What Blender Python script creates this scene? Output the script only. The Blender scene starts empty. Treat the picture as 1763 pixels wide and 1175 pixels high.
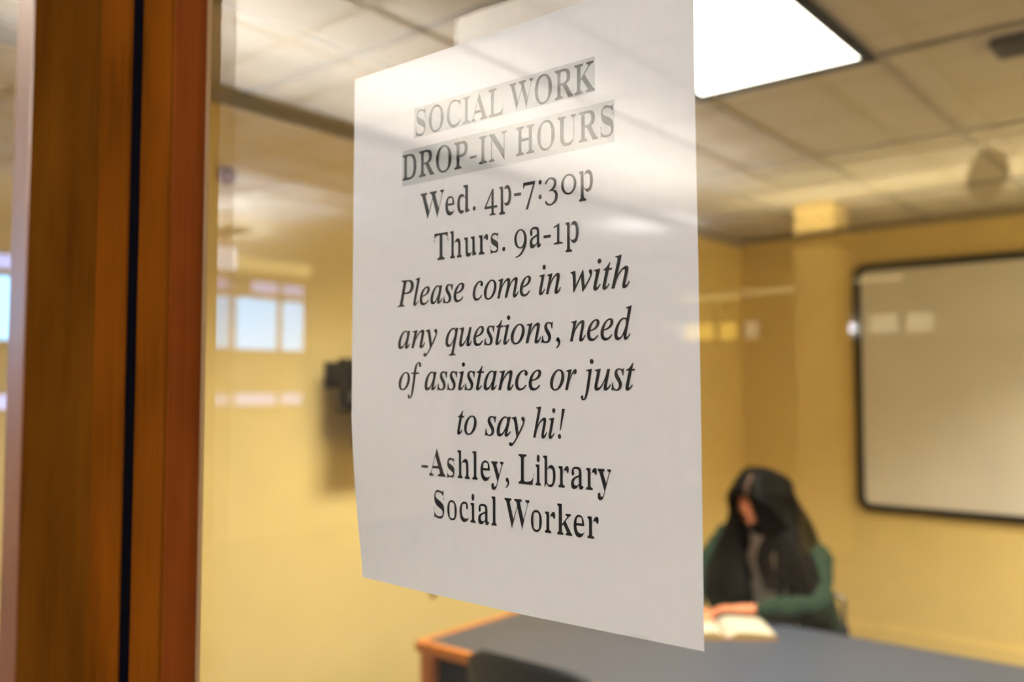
import bpy, bmesh, math, random, json
from mathutils import Vector, Matrix, noise
from mathutils.geometry import tessellate_polygon
sc = bpy.context.scene
COL = sc.collection
R = math.radians
# ------------------------------------------------------------------ camera
EYE = 1.55
cam = bpy.data.cameras.new('camera'); co = bpy.data.objects.new('camera', cam); COL.objects.link(co)
cam.sensor_width = 36.0; cam.lens = 36.0 * 1530 / 1763; cam.clip_start = 0.02
co.location = (0, 0, EYE); co.rotation_euler = (R(90 + 3.07), 0, R(39.8))
cam.dof.use_dof = True; cam.dof.focus_distance = 0.415; cam.dof.aperture_fstop = 6.2
sc.camera = co
# ------------------------------------------------------------------ world, exposure
w = bpy.data.worlds.new('world'); sc.world = w; w.use_nodes = True
w.node_tree.nodes['Background'].inputs[0].default_value = (.75, .88, 1, 1)
w.node_tree.nodes['Background'].inputs[1].default_value = 1.0
vs = sc.view_settings; vs.view_transform = 'Standard'; vs.look = 'None'; vs.gamma = 1; vs.exposure = 0.0; vs.use_curve_mapping = False
sc.cycles.use_denoising = True
sc.cycles.transparent_max_bounces = 16; sc.cycles.max_bounces = 10; sc.cycles.diffuse_bounces = 5

TROFFER_E = 7.0       # meeting room ceiling light, lens
TROFFER_W = 64.0      # meeting room ceiling light, beam
HALL_E = 15.0          # added hall ceiling lights and the column lamp
WINDOW_E = 8.0        # daylight on the hall's frosted windows
UPLIGHT_W = 680.0      # linear uplights in the hall
# ------------------------------------------------------------------ materials
MATS = {}
def mat(name, col, rough=.6, spec=.5, metal=0, noise_s=None, noise_a=.0, bump=0, coat=0, emit=None, es=0, stretch=(1,1,1), col2=None):
    m = bpy.data.materials.new(name); m.use_nodes = True; nt = m.node_tree; b = nt.nodes['Principled BSDF']
    b.inputs['Base Color'].default_value = (*col, 1); b.inputs['Roughness'].default_value = rough
    b.inputs['Specular IOR Level'].default_value = spec; b.inputs['Metallic'].default_value = metal
    b.inputs['Coat Weight'].default_value = coat; b.inputs['Coat Roughness'].default_value = .15
    if emit: b.inputs['Emission Color'].default_value = (*emit, 1); b.inputs['Emission Strength'].default_value = es
    if noise_s:
        tc = nt.nodes.new('ShaderNodeTexCoord'); mp = nt.nodes.new('ShaderNodeMapping'); mp.inputs['Scale'].default_value = stretch
        n = nt.nodes.new('ShaderNodeTexNoise'); n.inputs['Scale'].default_value = noise_s; n.inputs['Detail'].default_value = 5
        nt.links.new(tc.outputs['Object'], mp.inputs[0]); nt.links.new(mp.outputs[0], n.inputs[0])
        r = nt.nodes.new('ShaderNodeValToRGB'); r.color_ramp.elements[0].position = .3; r.color_ramp.elements[1].position = .7
        c2 = col2 or tuple(c * (1 - noise_a) for c in col)
        r.color_ramp.elements[0].color = (*c2, 1); r.color_ramp.elements[1].color = (*tuple(min(1, c * (1 + noise_a * .5)) for c in col), 1)
        nt.links.new(n.outputs[0], r.inputs[0]); nt.links.new(r.outputs[0], b.inputs['Base Color'])
        if bump:
            bp = nt.nodes.new('ShaderNodeBump'); bp.inputs['Strength'].default_value = bump; bp.inputs['Distance'].default_value = .002
            nt.links.new(n.outputs[0], bp.inputs['Height']); nt.links.new(bp.outputs[0], b.inputs['Normal'])
    MATS[name] = m; return m
def wood(name, c1, c2, c3, rough=.62, spec=.10):
    m = bpy.data.materials.new(name); m.use_nodes = True; nt = m.node_tree; b = nt.nodes['Principled BSDF']
    tc = nt.nodes.new('ShaderNodeTexCoord')
    mp = nt.nodes.new('ShaderNodeMapping'); mp.inputs['Scale'].default_value = (60, 60, 1.6)
    mp2 = nt.nodes.new('ShaderNodeMapping'); mp2.inputs['Scale'].default_value = (14, 14, 4.5)
    n1 = nt.nodes.new('ShaderNodeTexNoise'); n1.inputs['Scale'].default_value = 4; n1.inputs['Detail'].default_value = 6; n1.inputs['Distortion'].default_value = .6
    n2 = nt.nodes.new('ShaderNodeTexNoise'); n2.inputs['Scale'].default_value = 1.2; n2.inputs['Detail'].default_value = 3
    for a, bb, c in ((tc, mp, n1), (tc, mp2, n2)):
        nt.links.new(a.outputs['Object'], bb.inputs[0]); nt.links.new(bb.outputs[0], c.inputs[0])
    mx = nt.nodes.new('ShaderNodeMath'); mx.operation = 'MULTIPLY_ADD'; mx.inputs[1].default_value = .28
    nt.links.new(n1.outputs[0], mx.inputs[0])
    m2 = nt.nodes.new('ShaderNodeMath'); m2.operation = 'MULTIPLY'; m2.inputs[1].default_value = .72
    nt.links.new(n2.outputs[0], m2.inputs[0]); nt.links.new(m2.outputs[0], mx.inputs[2])
    r = nt.nodes.new('ShaderNodeValToRGB'); e = r.color_ramp.elements
    e[0].position = .34; e[0].color = (*c3, 1); e[1].position = .66; e[1].color = (*c1, 1); k = e.new(.5); k.color = (*c2, 1)
    nt.links.new(mx.outputs[0], r.inputs[0]); nt.links.new(r.outputs[0], b.inputs['Base Color'])
    bp = nt.nodes.new('ShaderNodeBump'); bp.inputs['Strength'].default_value = .15; bp.inputs['Distance'].default_value = .0005
    nt.links.new(n1.outputs[0], bp.inputs['Height']); nt.links.new(bp.outputs[0], b.inputs['Normal'])
    b.inputs['Roughness'].default_value = rough; b.inputs['Specular IOR Level'].default_value = spec
    MATS[name] = m; return m
def emis(name, col, s):
    m = bpy.data.materials.new(name); m.use_nodes = True; nt = m.node_tree; nt.nodes.clear()
    e = nt.nodes.new('ShaderNodeEmission'); e.inputs[0].default_value = (*col, 1); e.inputs[1].default_value = s
    o = nt.nodes.new('ShaderNodeOutputMaterial'); nt.links.new(e.outputs[0], o.inputs[0]); MATS[name] = m; return m
def glass_mat(name, tint=(.985, .99, .985)):
    m = bpy.data.materials.new(name); m.use_nodes = True; nt = m.node_tree; nt.nodes.clear()
    g = nt.nodes.new('ShaderNodeNewGeometry'); dp = nt.nodes.new('ShaderNodeVectorMath'); dp.operation = 'DOT_PRODUCT'
    nt.links.new(g.outputs['Incoming'], dp.inputs[0]); nt.links.new(g.outputs['Normal'], dp.inputs[1])
    def M(op, a, b):
        n = nt.nodes.new('ShaderNodeMath'); n.operation = op
        for i, v in enumerate((a, b)):
            if v is None: continue
            if isinstance(v, (int, float)): n.inputs[i].default_value = v
            else: nt.links.new(v, n.inputs[i])
        return n.outputs[0]
    c = M('ABSOLUTE', dp.outputs['Value'], None); f = M('POWER', M('SUBTRACT', 1, c), 5)
    f = M('ADD', M('MULTIPLY', f, .957), .043)
    t = nt.nodes.new('ShaderNodeBsdfTransparent'); t.inputs[0].default_value = (*tint, 1)
    gl = nt.nodes.new('ShaderNodeBsdfGlossy'); gl.inputs['Roughness'].default_value = 0.0; gl.inputs[0].default_value = (1, 1, 1, 1)
    mx = nt.nodes.new('ShaderNodeMixShader'); nt.links.new(f, mx.inputs[0]); nt.links.new(t.outputs[0], mx.inputs[1]); nt.links.new(gl.outputs[0], mx.inputs[2])
    o = nt.nodes.new('ShaderNodeOutputMaterial'); nt.links.new(mx.outputs[0], o.inputs[0]); MATS[name] = m; return m
mat('wall', (.80, .625, .27), .75, .3, noise_s=6, noise_a=.03, bump=.05)
mat('hall_wall', (.62, .54, .40), .8, .3, noise_s=5, noise_a=.04)
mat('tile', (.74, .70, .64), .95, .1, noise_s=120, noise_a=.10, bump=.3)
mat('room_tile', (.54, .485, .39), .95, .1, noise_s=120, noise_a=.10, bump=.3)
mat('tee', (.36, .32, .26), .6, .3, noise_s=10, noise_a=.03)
mat('carpet', (.20, .19, .20), 1, .1, noise_s=150, noise_a=.4, bump=.5)
mat('hall_carpet', (.13, .12, .12), 1, .1, noise_s=150, noise_a=.4, bump=.5)
wood('cherry', (.170, .048, .0040), (.128, .035, .0030), (.066, .019, .0018), .7, .0)
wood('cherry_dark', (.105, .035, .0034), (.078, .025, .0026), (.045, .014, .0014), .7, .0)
wood('cherry_gloss', (.22, .085, .035), (.19, .07, .03), (.15, .05, .02), .34, .6)
wood('cherry_reveal_tone', (.27, .066, .011), (.215, .050, .008), (.15, .033, .005), .65, .06)  # same cherry for the reveal face, its lighting put into the colour
mat('orange_wood', (.62, .20, .035), .35, .4, noise_s=9, noise_a=.25, stretch=(3, 3, 3))
mat('gasket', (.003, .003, .005), 1, .0, noise_s=30, noise_a=.1)
mat('dark_metal', (.006, .006, .007), .6, .15, noise_s=30, noise_a=.1)
mat('black_frame', (.012, .013, .015), .35, .5, noise_s=20, noise_a=.1)
mat('board', (.80, .765, .72), .22, .5, noise_s=2.5, noise_a=.05)
mat('laminate', (.058, .066, .092), .38, .38, noise_s=300, noise_a=.25)
mat('black_panel', (.004, .003, .003), .8, .08, noise_s=10, noise_a=.2)
mat('shell', (.010, .0145, .020), .5, .3, noise_s=200, noise_a=.2, bump=.1)
mat('chrome', (.20, .18, .15), .45, .5, 1, noise_s=10, noise_a=.05)
mat('tv_black', (.004, .004, .005), .6, .15, noise_s=20, noise_a=.1)
mat('screen', (.01, .012, .015), .12, .5, noise_s=4, noise_a=.1)
mat('white_label', (.75, .68, .62), .6, .3, noise_s=20, noise_a=.05)
mat('skin', (.60, .21, .105), .55, .4, noise_s=20, noise_a=.06)
mat('hair', (.0022, .0017, .0015), .6, .10, noise_s=60, noise_a=.4)
mat('parting', (.16, .085, .055), .6, .3, noise_s=30, noise_a=.1)
mat('mask', (.006, .007, .009), .85, .15, noise_s=80, noise_a=.3, bump=.2)
mat('cardigan', (.018, .037, .024), .95, .15, noise_s=160, noise_a=.35, bump=.6)
mat('shirt', (.82, .78, .76), .9, .2, noise_s=70, noise_a=.35, bump=.2)
mat('trousers', (.03, .035, .06), .9, .2, noise_s=100, noise_a=.3)
mat('eye', (.02, .012, .008), .2, .5, noise_s=10, noise_a=.1)
mat('page', (.46, .41, .33), .8, .2, noise_s=40, noise_a=.03)
mat('page_edge', (.42, .34, .12), .8, .2, noise_s=200, noise_a=.2, stretch=(1, 1, 12))
mat('cover', (.30, .10, .07), .5, .4, noise_s=20, noise_a=.1)
mat('ink', (.008, .008, .010), .55, .3, noise_s=50, noise_a=.1)
mat('highlight', (.56, .56, .56), .8, .2, noise_s=500, noise_a=.06)
mat('tape', (.93, .91, .90), .6, .3, noise_s=90, noise_a=.05, bump=.5)
mat('vent', (.10, .095, .09), .6, .3, noise_s=20, noise_a=.1)
mat('brass', (.42, .16, .06), .35, .5, .8, noise_s=10, noise_a=.1)
mat('column', (.80, .60, .25), .7, .3, noise_s=6, noise_a=.04)
mat('fixture', (.055, .045, .032), .6, .3, noise_s=6, noise_a=.04)
mat('shelf_wood', (.16, .08, .035), .6, .3, noise_s=8, noise_a=.3)
mat('window_frame', (.42, .40, .40), .5, .3, noise_s=8, noise_a=.05)
emis('troffer_lens', (1.0, .92, .76), TROFFER_E)
emis('hall_lens', (.97, .965, 1.0), HALL_E)
emis('window_pane', (.24, .60, 1.0), WINDOW_E)
emis('window_dim', (.42, .50, 1.0), WINDOW_E * .5)
emis('warm_pane', (1.0, .66, .12), 4.2)
mat('silicone', (.60, .45, .28), .6, .3, noise_s=30, noise_a=.05)
emis('cream_pane', (1.0, .86, .58), 2.2)
emis('strip_light', (1.0, .80, .38), 2.4)
emis('globe', (.95, .95, 1.0), 14)
glass_mat('glass')
# paper: diffuse sheet that also lets light through from the lit room behind it
def paper_mat():
    m = bpy.data.materials.new('paper'); m.use_nodes = True; nt = m.node_tree; nt.nodes.clear()
    tc = nt.nodes.new('ShaderNodeTexCoord'); mp = nt.nodes.new('ShaderNodeMapping'); mp.inputs['Scale'].default_value = (1, 1, .45)
    n = nt.nodes.new('ShaderNodeTexNoise'); n.inputs['Scale'].default_value = 230; n.inputs['Detail'].default_value = 3
    nt.links.new(tc.outputs['Object'], mp.inputs[0]); nt.links.new(mp.outputs[0], n.inputs[0])
    r = nt.nodes.new('ShaderNodeValToRGB'); r.color_ramp.elements[0].position = .25; r.color_ramp.elements[1].position = .75
    r.color_ramp.elements[0].color = (.815, .80, .825, 1); r.color_ramp.elements[1].color = (.85, .835, .86, 1)
    nt.links.new(n.outputs[0], r.inputs[0])
    d = nt.nodes.new('ShaderNodeBsdfDiffuse'); t = nt.nodes.new('ShaderNodeBsdfTranslucent')
    for q in (d, t): nt.links.new(r.outputs[0], q.inputs[0])
    mx = nt.nodes.new('ShaderNodeMixShader'); mx.inputs[0].default_value = .10
    nt.links.new(d.outputs[0], mx.inputs[1]); nt.links.new(t.outputs[0], mx.inputs[2])
    o = nt.nodes.new('ShaderNodeOutputMaterial'); nt.links.new(mx.outputs[0], o.inputs[0]); MATS['paper'] = m
paper_mat()
# ------------------------------------------------------------------ helpers
def finish(bm, name, m, parent=None, smooth=False):
    bmesh.ops.recalc_face_normals(bm, faces=bm.faces)
    me = bpy.data.meshes.new(name); bm.to_mesh(me); bm.free()
    if smooth: me.polygons.foreach_set('use_smooth', [True] * len(me.polygons))
    return link(me, name, m, parent)
def link(me, name, m, parent=None):
    me.materials.append(MATS[m] if isinstance(m, str) else m)
    o = bpy.data.objects.new(name, me); COL.objects.link(o)
    if parent: o.parent = parent
    return o
def bx(bm, x0, x1, y0, y1, z0, z1, bev=0, seg=2):
    g = bmesh.ops.create_cube(bm, size=1); vs = g['verts']
    bmesh.ops.scale(bm, verts=vs, vec=(x1 - x0, y1 - y0, z1 - z0)); bmesh.ops.translate(bm, verts=vs, vec=((x0 + x1) / 2, (y0 + y1) / 2, (z0 + z1) / 2))
    if bev:
        es = list({e for v in vs for e in v.link_edges}); bmesh.ops.bevel(bm, geom=es, offset=bev, segments=seg, affect='EDGES', profile=.5)
def box(name, m, x0, x1, y0, y1, z0, z1, parent=None, bev=0, seg=2):
    bm = bmesh.new(); bx(bm, x0, x1, y0, y1, z0, z1, bev, seg); return finish(bm, name, m, parent)
def tube(bm, pts, rad, n=8, cap=True):
    pts = [Vector(p) for p in pts]; rings = []
    up = Vector((0.13, .21, 1)).normalized()
    for i, p in enumerate(pts):
        t = (pts[min(i + 1, len(pts) - 1)] - pts[max(i - 1, 0)]).normalized()
        a = t.cross(up)
        if a.length < .1: a = t.cross(Vector((1, 0, 0)))
        a.normalize(); b = t.cross(a); r = rad[i] if isinstance(rad, (list, tuple)) else rad
        rings.append([bm.verts.new(p + (a * math.cos(2 * math.pi * k / n) + b * math.sin(2 * math.pi * k / n)) * r) for k in range(n)])
    for i in range(len(rings) - 1):
        for k in range(n): bm.faces.new((rings[i][k], rings[i][(k + 1) % n], rings[i + 1][(k + 1) % n], rings[i + 1][k]))
    if cap: bm.faces.new(rings[0][::-1]); bm.faces.new(rings[-1])
def smoothpath(P, k=6):
    P = [Vector(p) for p in P]; out = []
    for i in range(len(P) - 1):
        a = P[max(i - 1, 0)]; b = P[i]; c = P[i + 1]; d = P[min(i + 2, len(P) - 1)]
        for j in range(k):
            t = j / k; out.append(.5 * (2 * b + (c - a) * t + (2 * a - 5 * b + 4 * c - d) * t * t + (3 * b - a - 3 * c + d) * t ** 3))
    out.append(P[-1]); return out
def thing(name, label, cat, loc=(0, 0, 0), rz=0, group=None):
    o = bpy.data.objects.new(name, None); COL.objects.link(o); o.location = loc; o.rotation_euler = (0, 0, rz); o.empty_display_size = .05
    return tag(o, label, cat, group)
def tag(o, label, cat, group=None):
    o['label'] = label; o['category'] = cat
    if group: o['group'] = group
    return o
def struct(o, label=None, cat=None):
    o['kind'] = 'structure'
    if label: o['label'] = label
    if cat: o['category'] = cat
    return o
def rrect(w, h, r, n=6):
    pts = []
    for cx, cy, a0 in ((w / 2 - r, h / 2 - r, 0), (-w / 2 + r, h / 2 - r, 90), (-w / 2 + r, -h / 2 + r, 180), (w / 2 - r, -h / 2 + r, 270)):
        for i in range(n + 1):
            a = R(a0 + 90 * i / n); pts.append((cx + r * math.cos(a), cy + r * math.sin(a)))
    return pts
def prism_xz(bm, pts, y0, y1):
    a = [bm.verts.new((x, y0, z)) for x, z in pts]; b = [bm.verts.new((x, y1, z)) for x, z in pts]; n = len(pts)
    bm.faces.new(a); bm.faces.new(b[::-1])
    for i in range(n): bm.faces.new((a[i], a[(i + 1) % n], b[(i + 1) % n], b[i]))
def ring_xz(bm, outer, inner, y0, y1):
    n = len(outer); L = [[bm.verts.new((x, y, z)) for x, z in p] for p in (outer, inner) for y in (y0, y1)]
    o0, o1, i0, i1 = L
    for i in range(n):
        j = (i + 1) % n
        for a, b in ((o0, o1), (i1, i0), (i0, o0), (o1, i1)): bm.faces.new((a[i], a[j], b[j], b[i]))
def profile_z(bm, pts, z0, z1):
    a = [bm.verts.new((x, y, z0)) for x, y in pts]; b = [bm.verts.new((x, y, z1)) for x, y in pts]; n = len(pts)
    bm.faces.new(a); bm.faces.new(b[::-1])
    for i in range(n): bm.faces.new((a[i], a[(i + 1) % n], b[(i + 1) % n], b[i]))
# ================================================================== THE ROOM SHELL
XL, XR, YF, YB, ZC = -2.67, 1.25, 0.36, 5.66, 2.57       # meeting room
HX0, HX1, HY, HZ = -8.0, 2.6, -12.0, 3.33                # hall outside the glass
struct(box('floor', 'carpet', XL - .1, XR + .1, YF - .06, YB + .1, -.1, 0), 'dark grey carpet of the meeting room', 'floor')
struct(box('floor', 'hall_carpet', HX0 - .1, HX1 + .1, HY - .1, YF - .06, -.1, 0), 'dark carpet of the hall outside the glass', 'floor')
wl = struct(box('wall_left', 'wall', XL - .12, XL, YF + .04, YB, 0, HZ), 'warm yellow painted wall on the left of the meeting room', 'wall')
struct(box('wall_back', 'wall', XL - .12, XR + .12, YB, YB + .12, 0, HZ), 'warm yellow wall behind the seated person and whiteboard', 'wall')
struct(box('wall_right', 'wall', XR, XR + .12, YF + .04, YB, 0, HZ), 'yellow right wall of the meeting room', 'wall')
bm = bmesh.new(); bx(bm, HX0, -1.72, .30, .40, 0, HZ); bx(bm, -1.72, XR + .02, .30, .40, 2.36, HZ); bx(bm, XR + .02, HX1, .30, .40, 0, HZ)
struct(finish(bm, 'wall_front', 'hall_wall'), 'wall that holds the glass door and interior window', 'wall')
# dark wall angle and crown under the ceiling
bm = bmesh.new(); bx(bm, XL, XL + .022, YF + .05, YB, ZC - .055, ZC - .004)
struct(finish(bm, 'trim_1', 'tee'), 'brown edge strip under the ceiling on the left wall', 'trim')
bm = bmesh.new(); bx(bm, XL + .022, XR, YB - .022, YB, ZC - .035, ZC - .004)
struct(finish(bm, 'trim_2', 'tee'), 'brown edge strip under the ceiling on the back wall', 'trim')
struct(box('baseboard_left', 'wall', XL, XL + .012, YF + .05, YB, 0, .1), 'yellow baseboard along the left wall', 'baseboard')
struct(box('baseboard_back', 'wall', XL + .012, XR, YB - .012, YB, 0, .1), 'yellow baseboard along the back wall', 'baseboard')
# suspended ceiling: slab, tees, tiles, each tile its own piece
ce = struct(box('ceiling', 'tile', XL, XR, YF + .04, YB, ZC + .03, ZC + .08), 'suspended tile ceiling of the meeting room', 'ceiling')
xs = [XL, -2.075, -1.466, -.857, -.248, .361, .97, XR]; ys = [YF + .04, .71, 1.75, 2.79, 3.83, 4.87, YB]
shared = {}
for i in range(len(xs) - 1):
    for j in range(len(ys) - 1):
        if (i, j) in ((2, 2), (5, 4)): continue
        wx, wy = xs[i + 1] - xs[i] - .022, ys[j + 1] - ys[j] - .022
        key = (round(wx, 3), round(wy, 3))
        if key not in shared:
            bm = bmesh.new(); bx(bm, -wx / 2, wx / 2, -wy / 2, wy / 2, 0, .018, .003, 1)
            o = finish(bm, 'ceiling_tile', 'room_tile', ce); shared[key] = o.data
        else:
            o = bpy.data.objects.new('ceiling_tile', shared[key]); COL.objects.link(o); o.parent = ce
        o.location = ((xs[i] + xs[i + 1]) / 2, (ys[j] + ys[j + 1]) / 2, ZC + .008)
for x in xs[1:-1]: box('ceiling_tee', 'tee', x - .013, x + .013, YF + .04, YB, ZC, ZC + .028, ce)
for y in ys[1:-1]: box('ceiling_tee', 'tee', XL, XR, y - .013, y + .013, ZC - .0015, ZC + .025, ce)
# ceiling light
lt = thing('ceiling_light', 'bright white rectangular light panel recessed in the meeting room ceiling', 'ceiling light', (-1.1615, 2.27, ZC))
bm = bmesh.new(); ring = [(-.3045, .3045, -.52, -.494), (-.3045, .3045, .494, .52), (-.3045, -.279, -.494, .494), (.272, .3045, -.494, .494)]
for a in ring: bx(bm, a[0], a[1], a[2], a[3], -.012, .05)
finish(bm, 'light_frame', 'dark_metal', lt)
box('light_lens', 'troffer_lens', -.279, .272, -.494, .494, .002, .010, lt)
L = bpy.data.lights.new('troffer_beam', 'AREA'); L.shape = 'RECTANGLE'; L.size = .54; L.size_y = .97; L.energy = TROFFER_W; L.color = (1, .925, .72); L.spread = R(132)
lo = bpy.data.objects.new('light_tube', L); COL.objects.link(lo); lo.parent = lt; lo.location = (-.0035, 0, -.001)
lt_fill = lt.copy(); COL.objects.link(lt_fill); lt_fill.location = (.6655, 4.35, ZC); lt_fill['label'] = 'second light panel added out of view to brighten the back wall and whiteboard'  # unseen panel, added to brighten the back wall and board
for ch in list(lt.children):
    c = ch.copy(); COL.objects.link(c); c.parent = lt_fill
    if c.type == 'LIGHT': c.data = c.data.copy(); c.data.energy = TROFFER_W * 1.6
# ceiling vent at the right
vt = thing('ceiling_vent', 'dark grey louvred air vent in the ceiling at the upper right', 'vent', (-.40, 2.93, ZC))
bm = bmesh.new()
for a in ((-.16, .16, -.06, -.045), (-.16, .16, .045, .06), (-.16, -.145, -.045, .045), (.145, .16, -.045, .045)): bx(bm, *a, -.022, .004)
finish(bm, 'vent_frame', 'vent', vt)
for k in range(5): box('vent_slat', 'vent', -.145, .145, -.04 + k * .018, -.03 + k * .018, -.018, -.004, vt)
# ================================================================== WINDOW AND DOOR FRAME IN CHERRY WOOD
G0, G1 = .318, .324
win = bpy.data.objects.new('window_1', None); COL.objects.link(win); struct(win, 'interior window pane in a cherry wood frame', 'window')
bm = bmesh.new()
profile_z(bm, [(-.5826, .3010), (-.5813, .2995), (-.5439, .2995), (-.5424, .3010), (-.5424, .327), (-.5826, .327)], .0, 2.36)
finish(bm, 'window_post', 'cherry', win)
bm = bmesh.new(); profile_z(bm, [(-.5424, .3012), (-.5418, .3017), (-.5418, .3270), (-.5424, .3270)], .12, 2.30); finish(bm, 'window_post', 'cherry_reveal_tone', win)  # thin skin on the post's reveal, toned for how light falls there
box('bottom_rail', 'cherry', -.5355, XR + .02, .297, .40, 0, .12, win, .002)
box('top_rail', 'cherry', -.5355, XR + .02, .297, .40, 2.30, 2.36, win, .002)
box('window_post', 'cherry', XR - .03, XR + .02, .297, .40, .12, 2.30, win, .002)
box('glazing_bead', 'silicone', -.5417, -.5405, .3243, .3270, .12, 2.30, win)
box('glass_pane', 'glass', -.5418, XR - .03, G0, G1, .118, 2.302, win)
box('window_gasket', 'gasket', -.5952, -.5826, .2996, .327, 0, 2.36, win)
door = bpy.data.objects.new('door_1', None); COL.objects.link(door); struct(door, 'cherry wood glazed door standing left of the window post', 'door')
bm = bmesh.new(); profile_z(bm, [(-.642, .3005), (-.6405, .2985), (-.5962, .2985), (-.5952, .2993), (-.5952, .345), (-.642, .345)], .01, 2.34); finish(bm, 'door_edge_strip', 'cherry', door)
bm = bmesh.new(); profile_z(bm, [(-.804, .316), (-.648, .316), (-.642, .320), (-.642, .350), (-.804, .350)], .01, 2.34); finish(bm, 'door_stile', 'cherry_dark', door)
bm = bmesh.new(); profile_z(bm, [(-.8425, .3175), (-.840, .3160), (-.807, .3155), (-.804, .3165), (-.804, .350), (-.8425, .350)], .01, 2.34); finish(bm, 'door_bead', 'cherry_gloss', door)
box('glass_pane', 'glass', -1.585, -.838, .332, .338, .22, 2.2, door)
box('bottom_rail', 'cherry', -1.585, -.846, .309, .345, .01, .22, door)
box('top_rail', 'cherry', -1.585, -.846, .309, .345, 2.20, 2.34, door)
box('door_stile', 'cherry', -1.70, -1.585, .309, .345, .01, 2.34, door)
hb = bmesh.new(); tube(hb, [(-1.64, .309, 1.0), (-1.64, .265, 1.0), (-1.53, .262, 1.0)], .010, 10); finish(hb, 'door_handle', 'chrome', door, True)
# ================================================================== THE NOTICE
PX0, PX1, PZ0, PZ1, PY = -.3885, -.1735, EYE - .1047, EYE + .1765, .3256
def pshift(x, z):
    a = max(0, min(1, (EYE - .01 - z) / .09)); b = max(0, 1 - (x - PX0) / .13)
    base = .0006 * math.sin((x - PX0) * 22) * math.sin((z - PZ0) * 14)
    return .0090 * a ** 1.5 * b ** 1.4 + .0003 + abs(base)
nt_ = thing('paper_notice', 'white letter-size paper notice taped behind the glass, black printed hours', 'notice', (0, 0, 0))
bm = bmesh.new(); NX, NZ = 26, 34; V = {}
for i in range(NX + 1):
    for j in range(NZ + 1):
        x = PX0 + (PX1 - PX0) * i / NX; z = PZ0 + (PZ1 - PZ0) * j / NZ
        V[i, j] = bm.verts.new((x + .0017 * (1 - j / NZ) * i / NX, PY + pshift(x, z), z - .0011 * (1 - i / NX) * (1 - j / NZ)))
for i in range(NX):
    for j in range(NZ): bm.faces.new((V[i, j], V[i + 1, j], V[i + 1, j + 1], V[i, j + 1]))
finish(bm, 'paper_sheet', 'paper', nt_, True)
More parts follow.
